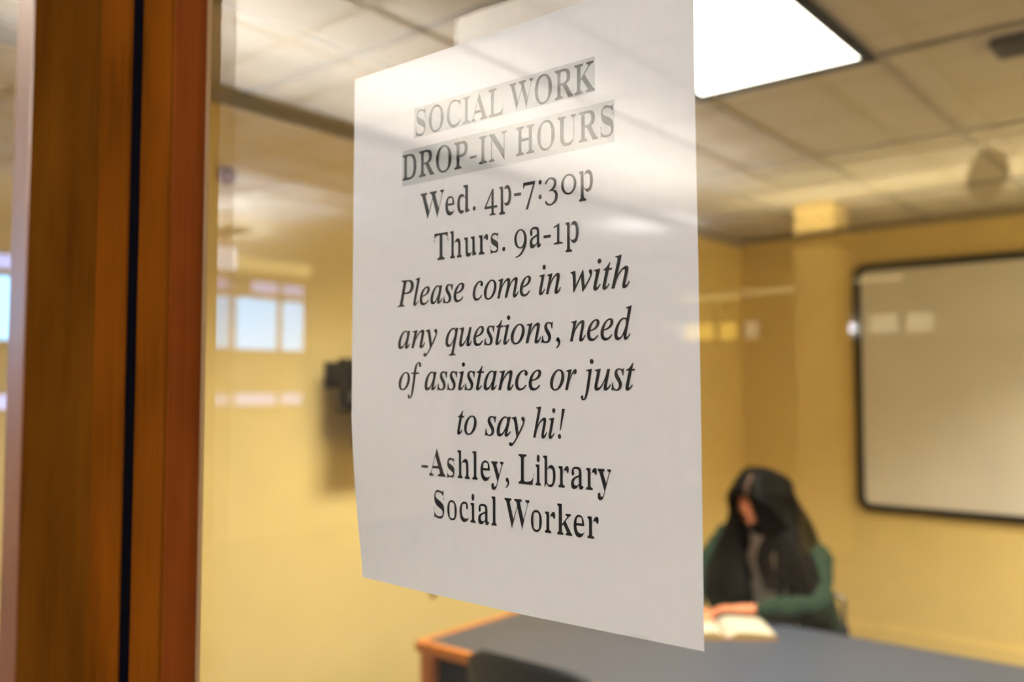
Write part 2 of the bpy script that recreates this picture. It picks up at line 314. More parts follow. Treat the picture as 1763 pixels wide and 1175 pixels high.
GL = json.loads('''{"rA":[667,[[[2,-11,2,41,27,45,43,52,54,58,70,80,85,109,331,722,326,722,577,128,623,49,632,46,646,43,662,40,662,-11,365,-11,365,40,407,44,441,61,446,71,428,128,402,191,141,191,108,112,102,92,99,78,104,64,134,45,189,38,180,39,180,-11],[165,256,377,256,269,510]]]],
"rC":[715,[[[392,-27,351,-25,311,-18,275,-7,240,9,209,29,180,52,155,77,134,105,115,135,99,167,87,201,77,235,70,271,66,309,64,349,66,388,70,425,77,461,87,495,100,528,116,560,134,590,156,617,182,643,211,666,243,686,278,701,315,713,354,719,396,722,426,720,458,714,491,705,526,693,563,679,591,674,630,679,659,704,666,722,642,722,642,460,666,460,642,515,622,548,599,578,574,603,547,625,512,645,476,657,441,664,405,667,332,656,284,628,253,602,219,536,201,450,195,345,202,248,223,167,260,106,297,79,345,57,425,46,454,48,484,52,514,60,545,71,576,86,607,105,636,128,658,151,672,138,640,94,602,53,559,19,509,-7,453,-22]]]],
"rD":[757,[[[55,-11,55,40,58,39,79,40,120,61,132,76,134,79,137,113,137,572,134,611,131,617,116,635,74,657,51,658,47,657,47,706,339,706,398,703,454,695,503,680,547,659,584,632,615,601,639,566,658,529,672,488,682,446,688,399,691,348,683,246,646,137,604,74,554,35,462,1,349,-11],[340,48,376,50,409,55,441,65,472,81,500,107,519,135,535,169,546,207,554,250,558,298,560,350,553,448,533,529,498,591,464,617,417,641,340,651,291,646,261,627,264,640,256,617,253,588,253,109,256,81,264,58,261,71,291,53]]]],
"rH":[799,[[[46,-11,46,40,53,39,93,47,117,63,121,59,133,87,136,122,136,579,132,611,120,637,115,633,77,655,53,657,47,656,47,706,347,706,347,656,296,647,275,635,260,618,261,623,257,603,256,579,256,394,544,394,544,580,539,620,526,635,505,647,453,656,453,706,752,706,752,656,745,656,721,654,682,633,679,638,667,612,664,579,664,122,667,89,678,62,681,67,707,47,745,39,752,40,752,-11,453,-11,453,40,460,39,484,41,522,60,538,79,540,85,544,122,544,326,256,326,256,122,259,87,271,59,275,63,299,47,339,39,347,40,347,-11]]]],
"rI":[398,[[[45,-11,45,41,49,40,74,44,111,61,133,82,135,82,139,114,139,592,135,623,134,622,116,640,78,655,53,657,45,657,45,706,349,706,349,657,342,657,318,655,282,642,260,621,259,623,255,592,255,116,260,82,274,67,299,51,351,42,351,-11]]]],
"rK":[779,[[[43,-11,43,39,54,39,94,48,113,61,119,60,130,87,133,123,133,579,129,611,127,617,111,636,93,648,54,657,44,657,44,706,352,706,352,656,297,646,282,638,266,619,266,623,262,602,261,579,261,333,493,567,520,592,548,633,548,633,540,643,491,657,462,657,462,706,724,706,724,659,729,659,700,657,669,650,635,637,600,616,562,588,524,553,406,433,704,68,732,47,767,39,775,39,775,-11,447,-11,447,38,466,38,507,45,527,57,526,55,519,69,506,86,489,105,308,333,261,289,261,123,264,88,267,79,282,61,300,48,340,39,352,39,352,-11]]]],
"rL":[651,[[[48,-11,48,40,53,39,93,46,120,65,123,58,135,87,138,122,138,579,135,613,133,616,118,633,77,656,53,657,49,656,49,706,357,706,357,658,357,658,337,657,320,657,279,639,259,618,260,626,255,604,253,579,254,125,258,84,263,75,288,60,357,53,392,54,423,57,452,61,478,66,511,77,543,93,572,115,593,137,612,164,628,194,650,247,630,247,588,-11]]]],
"rN":[754,[[[626,-27,153,549,153,120,156,86,159,75,174,54,186,50,223,40,244,39,244,-11,38,-11,38,38,49,39,66,41,80,42,105,53,115,61,122,77,125,96,126,120,126,583,68,648,38,657,38,706,228,706,607,243,607,576,606,600,603,619,602,621,586,641,573,647,516,657,516,706,722,706,722,658,703,657,665,646,655,642,645,635,637,609,634,576,634,-27]]]],
"rO":[802,[[[398,-27,360,-25,323,-19,288,-8,255,6,225,24,197,44,172,68,149,93,129,120,113,149,98,180,87,211,78,244,72,278,68,312,66,348,68,383,72,418,78,451,87,484,98,515,113,545,130,574,150,602,172,627,198,651,227,671,258,689,291,704,328,714,365,721,405,723,443,721,480,714,515,704,548,690,578,672,606,652,631,629,653,604,673,577,690,548,704,518,716,486,725,453,731,419,735,384,736,348,735,312,731,278,725,244,716,211,704,180,690,149,673,120,653,93,630,67,604,44,575,24,544,6,510,-8,475,-19,437,-25],[404,29,474,39,521,68,549,93,581,159,598,244,604,347,602,401,598,450,590,495,578,535,563,571,543,601,510,635,472,655,435,664,397,667,327,656,280,627,251,602,220,536,203,451,197,348,199,295,203,246,211,201,223,161,238,125,258,95,292,60,329,40,366,31]]]],
"rP":[638,[[[48,-11,48,40,53,39,93,46,120,65,123,58,135,87,138,122,138,579,135,612,122,638,118,631,77,655,53,657,49,656,49,706,326,706,376,705,420,702,458,697,490,688,515,677,545,655,568,629,584,600,594,570,599,539,600,507,598,470,592,436,580,402,558,369,533,345,501,326,462,313,418,305,369,303,253,303,253,122,257,87,269,58,271,65,299,46,339,39,345,40,345,-11],[253,362,307,362,341,363,370,366,396,371,421,380,444,398,459,426,468,462,470,502,468,542,462,577,449,606,448,602,409,635,366,646,330,648,288,643,261,629,255,619,254,610]]]],
"rR":[722,[[[45,-11,45,40,53,39,93,47,116,63,120,59,132,87,135,122,135,579,131,611,119,637,114,634,77,654,53,657,46,656,46,706,331,706,381,705,426,701,467,694,504,683,536,669,562,652,590,621,606,586,614,550,616,511,614,475,607,442,593,409,568,378,531,353,475,331,652,71,678,48,692,42,731,37,712,38,712,-11,537,-11,328,313,257,313,257,122,260,87,272,59,276,63,299,47,339,39,348,40,348,-11],[257,368,310,368,347,369,377,373,405,380,431,390,454,409,471,437,481,472,484,513,477,569,469,589,433,626,401,640,342,648,320,647,286,642,267,629,267,638,259,617,257,589]]]],
"rS":[596,[[[95,-27,95,252,65,252,82,191,97,152,116,119,138,91,163,69,196,51,230,40,264,35,300,33,335,34,366,39,398,49,427,69,447,99,454,137,451,154,417,206,382,226,343,243,247,289,214,308,185,329,161,350,142,372,128,394,116,421,109,449,106,477,105,507,106,534,108,559,112,582,118,605,132,635,150,663,175,687,198,703,224,714,252,720,282,722,352,714,433,692,447,690,466,688,512,706,519,723,489,723,489,476,522,476,508,523,495,550,479,575,461,597,435,622,408,641,379,655,350,663,323,667,296,668,266,667,237,664,209,656,181,640,161,614,154,581,160,549,178,524,202,507,228,494,256,480,290,465,388,420,417,404,442,387,463,369,480,351,496,326,507,302,513,278,516,255,519,230,520,203,519,175,516,148,511,123,503,98,491,73,476,49,455,27,430,8,401,-7,368,-18,332,-24,293,-26,240,-21,190,-7,148,6,131,8,98,6,72,-10,64,-27]]]],
"rT":[646,[[[165,-11,165,39,172,39,214,45,239,62,256,81,258,86,262,122,262,650,228,651,191,649,157,644,126,635,95,620,67,598,45,568,29,530,18,474,41,474,41,706,602,706,602,473,627,473,611,544,585,590,548,621,507,639,462,648,410,651,378,650,378,122,381,85,384,80,399,62,425,45,467,39,476,39,476,-11]]]],
"rU":[752,[[[378,-30,324,-28,276,-19,234,-4,200,18,175,44,157,75,143,108,133,146,127,189,125,237,125,579,122,610,119,618,102,639,74,653,51,656,36,657,36,706,354,706,354,657,297,647,284,641,268,623,263,579,263,213,266,170,273,132,287,100,307,76,331,61,357,52,386,47,419,45,472,49,531,68,563,95,587,123,606,177,612,243,612,578,609,610,605,618,587,639,559,652,534,656,514,657,514,706,711,706,711,657,699,656,677,652,650,633,643,631,635,607,632,578,632,277,630,227,626,183,618,144,608,109,595,78,579,50,553,22,519,-1,478,-18,431,-27]]]],
"rW":[933,[[[280,-27,63,605,53,627,41,644,37,642,20,652,-6,656,-6,706,258,706,258,657,250,658,217,651,198,632,197,627,210,565,340,204,475,540,451,614,440,636,424,650,418,648,391,655,373,657,368,657,368,706,653,706,653,657,618,653,586,635,583,627,594,585,724,223,841,560,855,621,854,628,831,650,806,656,789,657,786,657,786,706,935,706,935,655,914,651,903,647,887,632,875,610,864,584,661,-27,673,-27,483,501,271,-27]]]],
"ra":[525,[[[389,-26,371,-24,348,-11,340,6,324,73,276,30,248,8,217,-10,182,-21,146,-24,111,-18,83,-2,66,22,58,48,56,72,55,96,56,123,60,150,73,179,97,207,120,224,147,240,179,256,216,270,256,285,328,306,328,369,324,398,312,423,308,415,283,434,249,440,226,441,173,435,138,418,139,421,159,384,158,386,164,352,156,311,148,295,129,284,118,281,106,285,89,296,73,332,74,346,74,361,74,379,76,398,82,419,96,441,116,460,142,476,174,488,209,495,247,497,299,494,343,484,377,467,399,443,411,416,417,388,421,357,423,320,423,94,424,76,439,64,471,61,473,62,489,37,475,19,451,-4,422,-20],[231,59,264,66,288,73,328,111,328,258,261,240,223,226,171,178,160,154,157,128,160,100,179,74]]]],
"rb":[551,[[[90,-28,90,593,88,623,82,647,85,635,56,654,37,656,37,706,187,706,187,392,240,450,266,475,299,491,337,497,374,492,406,478,433,456,454,429,469,399,482,367,489,341,493,313,497,284,498,253,496,218,492,184,486,153,477,123,465,94,451,67,433,42,412,20,387,0,359,-14,327,-23,293,-26,257,-21,224,-5,193,17,160,46,63,-28],[279,32,328,38,362,63,371,67,383,94,390,125,395,160,398,200,399,244,397,290,392,330,383,364,367,391,356,394,328,411,281,418,242,412,222,402,192,374,187,361,187,103,190,80,199,62,233,38]]]],
"rc":[448,[[[238,-26,208,-23,180,-15,155,-1,132,16,113,37,97,60,84,85,73,111,65,139,59,167,55,197,54,229,56,262,59,294,66,324,76,354,88,382,104,408,123,432,146,454,172,473,201,487,233,495,267,498,303,495,335,487,361,473,380,453,377,451,393,418,400,374,393,334,383,313,370,305,363,302,343,310,333,327,323,384,325,397,325,416,324,418,299,439,257,443,211,436,175,408,167,400,151,350,147,286,149,242,154,201,164,165,179,134,198,109,226,87,255,75,283,70,312,69,337,70,363,75,391,86,415,104,425,96,402,65,377,35,348,9,315,-10,278,-22]]]],
"rd":[565,[[[213,-26,177,-21,146,-6,119,17,104,38,90,60,80,84,71,109,63,136,58,164,55,193,54,225,55,261,59,294,65,326,72,355,82,383,94,408,108,431,125,453,153,476,186,491,223,497,259,491,289,475,314,451,365,392,365,614,363,624,345,643,308,658,291,659,293,658,293,706,463,706,463,114,464,90,470,69,467,81,497,59,515,57,515,5,506,4,470,1,430,-5,388,-13,365,-18,361,104,311,32,288,2,255,-19],[262,53,301,59,310,60,331,71,348,88,365,124,365,361,360,374,329,402,308,413,265,418,220,413,190,391,182,389,169,360,161,324,156,282,155,234,156,187,160,146,168,111,181,82,188,81,218,59]]]],
"re":[459,[[[235,-23,205,-21,177,-13,152,0,130,18,112,38,97,61,84,86,73,112,65,141,59,172,56,205,54,240,55,272,59,303,65,331,74,359,85,385,98,410,114,432,134,453,157,470,182,483,210,491,240,494,283,489,320,474,350,451,373,421,385,394,395,366,402,335,406,302,407,264,407,245,155,245,159,192,174,142,200,104,219,95,254,77,305,72,333,73,362,80,393,97,416,119,421,115,399,80,375,46,347,17,314,-5,276,-18],[153,301,332,301,332,329,330,369,324,404,311,431,309,425,280,443,242,446,195,434,167,402,159,377,153,312]]]],
"rh":[581,[[[55,-11,55,39,70,39,100,59,105,69,107,84,107,610,101,642,101,635,71,657,56,657,56,706,199,706,200,360,255,430,277,457,304,478,335,492,371,497,402,491,437,472,452,447,475,377,478,322,478,84,484,52,483,60,513,39,528,39,528,-11,336,-11,336,36,315,34,364,45,383,67,386,83,386,332,384,359,379,383,381,374,352,400,310,405,263,398,247,394,199,345,199,84,204,52,204,60,233,39,248,39,248,-11]]]],
"ri":[302,[[[52,-11,52,39,70,40,98,58,103,68,104,84,104,385,100,421,100,416,74,433,55,434,57,485,202,485,202,84,207,53,207,59,234,40,250,39,250,-11]],[[154,542,131,547,114,561,104,580,100,598,101,614,101,630,101,645,100,661,104,680,114,699,131,713,154,718,177,713,194,699,204,680,207,661,207,645,207,630,207,614,208,598,204,579,193,561,176,547]]]],
"rk":[548,[[[45,-11,45,38,69,42,90,56,96,67,98,84,98,608,94,640,93,639,73,653,48,657,50,706,208,706,208,235,351,375,387,418,388,422,387,422,360,434,319,437,332,437,332,485,509,485,509,435,500,435,473,429,445,417,418,398,332,316,523,48,541,36,542,41,556,38,556,-11,340,-11,340,36,330,35,377,45,379,49,363,80,254,231,208,191,208,84,209,67,214,57,235,42,257,38,257,-11]]]],
"rl":[305,[[[52,-11,52,39,70,40,98,58,103,68,104,84,104,608,100,640,100,636,74,656,55,656,55,706,202,706,202,84,207,53,207,59,234,40,250,39,250,-11]]]],
"ro":[514,[[[257,-26,223,-23,191,-15,163,-1,138,17,117,39,99,63,86,89,75,116,66,144,60,173,57,203,56,235,57,268,60,298,66,328,75,356,86,383,99,409,116,433,138,454,163,472,191,486,223,494,256,497,290,494,321,486,350,473,375,455,396,433,413,410,427,384,438,358,446,329,452,300,456,268,457,235,456,202,452,171,446,142,438,113,427,86,413,61,396,38,375,16,350,-2,322,-15,291,-24],[257,27,300,32,330,53,336,51,348,69,354,93,358,122,362,235,362,286,359,330,355,368,347,398,335,422,330,419,298,442,258,447,214,441,181,419,177,422,165,398,159,367,155,330,152,287,152,236,156,122,160,93,167,70,178,51,184,53,215,33]]]],
"rp":[567,[[[51,-223,51,-175,45,-179,76,-170,100,-149,102,-144,104,-98,104,372,103,401,97,425,100,413,71,434,54,435,54,485,194,485,200,356,251,433,275,466,309,489,352,498,388,492,420,477,446,454,461,433,474,411,485,387,494,361,501,334,506,306,509,276,510,244,509,210,505,177,500,147,493,117,483,90,472,65,459,41,443,20,417,-4,384,-20,347,-26,309,-20,278,-2,254,25,201,91,201,-89,206,-139,211,-149,238,-169,277,-173,277,-223],[297,53,343,59,373,80,381,83,396,112,404,148,409,189,410,236,409,281,405,321,398,356,386,386,380,386,349,409,302,415,259,408,223,379,201,347,201,115,217,89,253,60]]]],
"rr":[439,[[[52,-11,52,39,70,40,98,58,103,68,104,84,104,385,99,421,99,416,73,433,55,434,57,485,198,485,206,338,251,408,267,435,286,459,308,478,331,491,356,497,384,492,405,479,401,477,418,440,418,423,418,407,411,365,400,342,388,333,377,329,372,331,357,340,322,387,319,384,286,388,254,381,237,376,218,355,207,326,203,294,204,84,205,70,219,54,258,38,277,37,277,38,277,-11]]]],
"rs":[440,[[[231,-26,200,-23,166,-12,130,1,109,4,67,-8,54,-24,79,-24,79,172,55,172,70,124,86,96,105,72,128,55,158,40,187,34,215,33,236,34,255,34,293,54,315,78,317,88,314,99,287,127,237,158,162,195,130,216,107,240,92,265,84,290,81,313,81,337,82,363,85,388,92,414,104,439,122,463,147,482,179,494,216,498,255,492,306,478,317,477,331,475,362,485,375,498,348,498,348,327,374,327,352,380,330,408,303,427,276,437,251,441,228,442,182,436,157,423,138,402,136,395,138,388,169,349,187,342,205,335,225,326,294,292,324,272,346,248,359,224,365,200,367,174,368,145,367,114,363,86,356,59,344,32,324,8,299,-11,267,-22]]]],
"ru":[572,[[[200,-26,166,-22,138,-10,119,11,110,34,105,58,101,83,98,113,97,148,97,379,95,403,88,424,92,411,61,434,44,434,44,485,189,485,190,111,191,103,200,90,230,69,270,64,316,70,343,86,376,115,376,379,373,405,365,427,369,412,337,434,316,435,316,485,467,485,468,105,469,90,474,80,506,61,523,60,523,7,516,7,479,4,439,-2,396,-11,376,-17,374,109,324,45,307,22,285,3,260,-13,231,-23]]]],
"ry":[458,[[[80,-225,53,-221,31,-209,15,-191,6,-170,2,-150,1,-128,7,-92,16,-73,40,-53,55,-50,68,-52,90,-68,96,-81,102,-117,101,-124,101,-129,104,-133,132,-141,156,-134,159,-135,179,-116,206,-71,225,-9,63,386,42,423,31,432,22,434,-6,437,5,437,5,485,235,485,235,436,194,429,185,420,184,419,188,405,194,389,283,163,361,365,371,395,375,417,374,419,363,429,322,436,322,485,445,485,445,435,424,430,412,418,388,373,239,-34,226,-67,215,-96,203,-122,193,-143,179,-168,165,-188,148,-204,129,-216,106,-223]]]],
"iP":[615,[[[-59,-5,-51,25,-41,25,-13,27,9,33,23,41,36,57,47,80,57,113,186,589,194,640,190,661,179,673,167,678,148,682,116,685,124,715,408,715,475,710,530,697,574,674,605,641,624,601,630,551,628,520,621,491,609,463,593,438,573,415,549,394,522,377,491,362,457,350,420,341,380,336,338,334,244,334,235,332,231,326,170,97,168,83,167,70,171,47,185,35,200,30,223,27,260,25,251,-5],[294,375,334,377,369,383,400,393,427,406,450,424,472,450,488,480,498,516,501,556,498,593,487,624,470,646,447,661,414,671,372,674,349,671,333,664,325,654,317,639,310,617,251,401,250,386,251,380,254,378]]]],
"ia":[522,[[[76,-17,50,-14,26,-4,8,12,-6,35,-14,64,-17,98,-15,132,-10,167,-3,201,8,235,23,270,40,304,59,336,81,367,106,395,134,423,169,451,206,472,243,484,280,488,320,481,348,461,354,440,363,477,454,477,359,136,345,68,348,61,355,59,370,65,395,88,430,130,453,110,417,62,385,27,355,3,326,-12,298,-18,271,-11,255,7,250,35,252,56,259,88,270,130,289,174,273,140,251,107,228,78,207,52,186,31,159,10,132,-5,104,-14],[126,55,140,58,156,65,173,77,191,94,209,113,227,136,278,218,292,248,304,278,314,309,322,339,326,367,328,392,322,427,307,445,282,451,253,446,222,429,193,402,172,374,153,343,135,306,119,266,95,184,88,112,92,79,105,61]]]],
"ic":[455,[[[152,-17,117,-14,86,-5,58,10,35,31,16,58,3,89,-5,126,-8,166,-5,201,1,235,13,269,24,295,37,319,52,343,69,366,88,387,108,407,130,425,153,441,189,462,227,476,265,485,305,488,335,486,362,478,383,465,400,449,410,428,414,407,410,382,399,362,380,348,356,343,328,349,311,365,305,390,310,410,322,430,328,437,329,441,324,448,301,451,275,449,250,441,225,428,202,409,179,386,159,360,141,330,126,297,113,262,104,228,99,196,97,164,99,128,108,98,121,73,140,54,162,44,187,40,217,43,248,54,279,72,311,97,348,133,372,108,333,67,297,37,261,13,225,-4,188,-14]]]],
"id":[541,[[[93,-17,61,-14,32,-2,10,17,-6,43,-17,74,-20,112,-18,138,-14,164,-7,192,2,221,14,250,28,279,44,307,62,335,82,362,103,386,125,409,148,430,172,448,196,463,221,474,245,482,269,486,293,488,331,484,360,471,367,461,410,636,413,651,414,665,411,677,406,684,371,689,348,689,356,718,392,721,420,725,444,730,465,736,517,749,529,744,533,734,531,722,529,713,373,122,366,91,363,68,368,55,381,51,393,55,413,70,436,93,467,131,492,110,466,77,444,52,424,30,405,13,381,-4,356,-14,331,-17,298,-11,279,10,273,41,274,65,280,95,289,131,305,166,291,133,270,101,248,73,227,49,207,29,180,9,153,-6,123,-14],[139,47,155,50,173,57,191,70,210,88,229,109,247,134,298,220,334,313,341,343,346,370,347,396,344,421,334,439,321,450,302,453,279,450,254,441,230,426,206,405,186,384,168,360,151,333,136,303,121,269,105,227,93,187,87,152,84,119,86,98,91,80,100,65,117,52]]]],
"ie":[439,[[[135,-15,103,-13,75,-5,49,9,27,28,10,52,-3,81,-10,114,-13,151,-10,185,-3,219,8,254,19,281,33,306,48,331,66,356,85,379,105,400,127,420,151,437,187,459,224,475,261,485,298,488,328,486,353,479,373,467,389,450,397,430,400,406,395,373,380,341,355,312,321,285,293,268,261,253,225,240,186,229,142,220,99,213,94,179,93,150,98,102,115,70,143,51,182,44,210,47,239,57,270,74,301,98,338,132,361,109,332,76,307,51,280,30,254,14,226,1,197,-8,167,-13],[106,248,136,253,171,263,202,275,229,290,253,308,276,332,292,358,302,385,305,414,301,435,291,446,275,450,255,447,234,438,212,423,191,403,170,378,150,348,137,323,124,297,113,269]]]],
"if":[304,[[[-74,-239,-103,-234,-126,-221,-141,-201,-146,-178,-142,-151,-127,-133,-101,-127,-71,-137,-61,-165,-65,-183,-68,-194,-67,-199,-63,-200,-48,-196,-34,-185,-21,-162,-3,-112,14,-37,101,427,2,427,13,470,109,470,121,521,132,563,145,601,161,634,180,664,202,690,231,715,262,734,295,745,329,749,356,746,379,739,399,727,414,711,424,691,427,669,421,642,402,624,371,618,346,624,331,639,327,663,329,675,331,685,335,695,329,706,314,710,290,703,268,681,248,640,233,584,209,470,328,470,322,427,200,427,160,227,109,10,96,-33,82,-71,69,-104,56,-133,34,-171,9,-201,-17,-222,-44,-235]]]],
"ii":[271,[[[50,-18,18,-10,-1,11,-7,44,-1,82,11,133,78,370,82,388,85,403,81,418,72,427,55,432,19,434,25,461,98,471,146,479,189,488,203,483,207,471,205,461,202,450,103,118,95,79,99,60,110,55,123,59,143,73,166,97,197,137,221,113,183,64,149,28,116,3,83,-12]],[[187,596,164,600,145,613,132,632,128,653,132,674,145,693,164,707,187,712,210,707,229,694,242,675,247,653,242,631,230,613,210,600]]]],
"ij":[266,[[[-77,-239,-97,-237,-116,-230,-133,-218,-149,-195,-154,-169,-150,-144,-135,-127,-110,-122,-79,-133,-69,-164,-70,-179,-71,-192,-69,-199,-64,-201,-54,-195,-39,-171,-23,-132,2,-38,32,104,87,381,88,391,89,402,86,418,80,427,72,429,54,432,21,434,27,462,92,471,135,479,181,488,197,482,198,466,118,86,110,47,101,10,91,-24,81,-56,70,-85,60,-111,48,-135,37,-157,13,-193,-14,-218,-43,-233]],[[190,596,167,600,148,613,135,632,131,653,135,674,148,693,167,707,190,712,213,707,232,694,245,675,250,653,245,631,233,613,213,600]]]],
"il":[264,[[[48,-16,24,-12,6,-1,-6,17,-10,40,-3,84,14,153,144,631,148,660,145,679,137,688,120,693,82,696,85,723,158,733,204,740,249,749,264,745,268,735,263,709,102,127,92,76,96,61,104,58,116,61,135,75,156,97,186,133,211,110,186,77,164,52,142,31,121,14,94,-3,70,-13]]]],
"im":[840,[[[625,-16,593,-9,574,13,568,47,569,70,574,94,581,121,641,335,651,388,644,408,627,414,611,412,592,403,570,389,548,369,524,345,501,316,483,292,466,265,449,237,432,206,388,108,354,-5,260,-5,353,311,361,344,366,371,368,392,362,409,346,414,328,410,303,397,241,347,220,324,198,298,178,270,137,194,102,104,67,-5,-28,-5,70,325,82,373,87,402,83,417,74,425,18,435,24,462,65,465,96,469,121,473,142,478,172,485,188,488,202,483,206,471,204,461,201,451,144,282,184,339,232,392,278,434,321,463,363,481,402,487,440,480,463,458,470,423,468,399,463,367,454,328,440,292,476,346,520,397,563,436,605,464,646,481,685,487,723,480,746,457,753,421,749,385,737,338,672,98,669,87,668,76,672,62,680,59,694,63,712,77,732,101,761,142,784,116,751,67,720,30,689,4,657,-11]]]],
"in":[556,[[[339,-18,315,-14,297,-2,285,17,282,42,283,59,289,85,297,120,308,164,323,216,338,269,349,313,357,348,362,372,364,387,358,408,343,414,324,410,301,398,247,351,192,286,147,213,134,187,121,158,109,124,96,86,83,44,70,-5,-27,-5,75,339,88,401,85,415,77,424,62,428,35,430,19,430,24,458,102,468,152,478,201,489,210,481,209,469,147,282,163,308,188,340,213,368,237,393,261,415,284,434,317,456,348,473,376,483,402,486,439,479,461,458,468,425,464,383,453,338,394,133,384,96,381,75,385,61,396,57,408,61,427,77,447,104,474,147,500,127,468,73,437,33,405,5,373,-12]]]],
"io":[535,[[[161,-17,124,-14,91,-6,61,9,35,29,14,55,-1,85,-10,118,-13,156,-11,186,-6,216,3,245,15,275,30,304,48,331,68,357,90,382,114,405,139,425,165,443,193,459,222,472,250,481,279,486,308,488,346,485,380,476,411,462,437,441,458,416,473,386,482,352,485,315,483,280,475,244,463,208,450,182,436,156,420,132,401,108,381,86,360,65,337,47,314,30,276,9,238,-5,200,-14],[172,22,199,26,224,36,250,53,268,70,286,89,302,110,317,133,331,159,344,185,355,212,365,239,372,267,378,294,381,320,382,345,377,393,361,426,336,445,301,451,278,448,254,440,230,425,206,404,183,379,162,349,142,316,125,277,110,238,100,200,94,163,92,127,94,96,101,70,113,49,130,34,148,26]]]],
"iq":[518,[[[115,-235,122,-206,181,-199,195,-191,205,-180,227,-123,305,149,294,125,273,96,250,70,227,48,204,29,174,10,145,-3,116,-12,87,-14,56,-10,28,2,7,21,-9,48,-19,81,-22,120,-20,149,-16,178,-8,208,2,237,15,266,30,295,48,322,67,349,87,374,109,397,131,417,155,435,191,458,227,474,262,484,298,487,332,483,361,471,382,450,387,434,397,477,489,477,327,-109,317,-149,314,-171,318,-188,327,-198,336,-202,353,-204,375,-205,393,-205,390,-235],[138,50,163,55,191,68,221,91,239,109,258,132,276,158,295,189,313,224,330,260,342,293,352,324,357,352,359,378,357,400,352,417,343,432,326,446,302,450,280,447,257,439,234,424,211,405,188,382,167,355,152,333,139,310,126,287,116,262,102,226,93,191,87,157,85,125,87,102,92,84,100,68,117,55]]]],
"ir":[341,[[[-28,-5,64,320,78,396,75,413,68,421,12,430,17,457,89,469,136,479,181,488,196,483,196,469,139,280,170,341,205,394,237,435,266,464,292,482,317,488,338,484,355,472,365,454,369,432,364,405,351,383,331,367,306,362,286,365,270,375,258,390,256,397,222,357,185,301,151,237,120,166,93,86,68,-5]]]],
"is":[379,[[[119,-17,92,-16,68,-12,48,-6,9,4,-2,1,-9,-11,-41,-11,-17,167,12,166,16,129,21,100,30,76,41,56,61,36,83,24,109,20,130,23,148,31,164,44,176,61,183,81,185,104,182,128,172,152,154,179,122,220,91,263,64,312,57,338,54,363,58,397,71,428,92,453,120,473,152,484,188,488,214,487,236,484,255,478,295,467,308,470,314,485,344,485,322,322,293,322,284,372,271,407,251,432,228,447,199,451,178,447,161,436,149,418,145,398,149,376,161,351,181,321,213,280,242,239,269,188,277,162,280,136,278,108,271,82,259,58,243,36,224,18,202,3,176,-8,149,-15]]]],
"it":[285,[[[50,-18,19,-11,0,9,-5,40,-3,68,4,96,93,427,22,427,28,457,63,467,93,482,121,503,149,530,176,563,203,604,239,604,200,470,287,470,276,427,189,427,107,118,98,69,102,56,110,53,120,56,138,70,160,93,189,130,213,104,177,58,145,25,113,2,82,-13]]]],
"iu":[556,[[[70,-17,40,-12,17,3,8,17,2,36,0,58,5,106,23,178,71,350,77,378,79,405,76,420,67,428,51,432,13,434,18,462,90,472,137,480,182,488,196,485,201,477,200,463,197,450,114,161,101,111,97,82,103,61,122,54,140,58,161,69,186,87,205,106,225,127,245,151,265,179,285,209,305,241,323,276,340,313,353,343,365,375,375,407,385,440,393,477,487,477,396,139,383,72,387,58,397,55,411,59,430,73,452,97,480,137,503,114,470,65,438,29,406,3,373,-12,339,-17,307,-11,288,10,282,41,283,65,289,93,297,126,333,228,315,191,290,155,266,122,242,93,220,67,198,45,165,18,133,-2,101,-14]]]],
"iw":[681,[[[68,-17,61,266,56,356,44,408,33,424,18,433,0,436,-12,436,-9,462,45,472,81,481,106,488,125,489,135,480,141,461,146,429,150,386,153,330,154,262,153,152,360,489,387,489,425,120,489,199,513,228,533,255,550,279,564,301,577,328,585,350,587,367,583,377,570,392,553,414,547,438,551,458,561,474,577,485,598,488,620,483,637,468,648,445,651,417,648,387,637,353,619,314,595,272,563,225,525,175,371,-17,345,-17,310,325,96,-17]]]],
"iy":[412,[[[-67,-239,-90,-236,-109,-225,-121,-210,-124,-191,-121,-173,-111,-158,-94,-148,-73,-145,-44,-153,-30,-159,-14,-161,-1,-155,21,-135,48,-102,114,-9,61,266,49,328,38,370,31,390,22,405,13,417,0,426,-16,432,-44,435,-40,461,12,468,48,478,98,489,112,475,123,445,135,395,160,274,190,100,258,214,300,287,319,328,325,356,319,378,303,393,285,407,277,420,274,440,278,458,289,473,306,484,327,487,352,482,371,467,383,445,387,417,384,388,376,356,363,320,346,282,323,239,273,153,208,50,137,-55,63,-147,-6,-214,-27,-228,-47,-236]]]],
"r.":[270,[[[193,52,187,77,171,97,148,109,122,109,99,97,83,77,77,52,83,27,99,7,122,-5,148,-5,171,7,187,27]]]],
"i.":[270,[[[193,52,187,77,171,97,148,109,122,109,99,97,83,77,77,52,83,27,99,7,122,-5,148,-5,171,7,187,27]]]],
"r,":[270,[[[181,55,175,79,160,99,137,110,113,110,90,99,75,79,69,55,75,31,90,11,113,0,137,0,160,11,175,31]],[[170,78,174,72,180,61,189,46,197,26,200,3,197,-18,190,-38,182,-57,171,-76,158,-93,142,-108,123,-121,104,-133,87,-142,76,-148,64,-132,73,-123,87,-110,101,-95,114,-80,122,-67,126,-54,130,-39,132,-24,132,-10,130,-3,127,-1,122,3,115,9,106,16,100,22]]]],
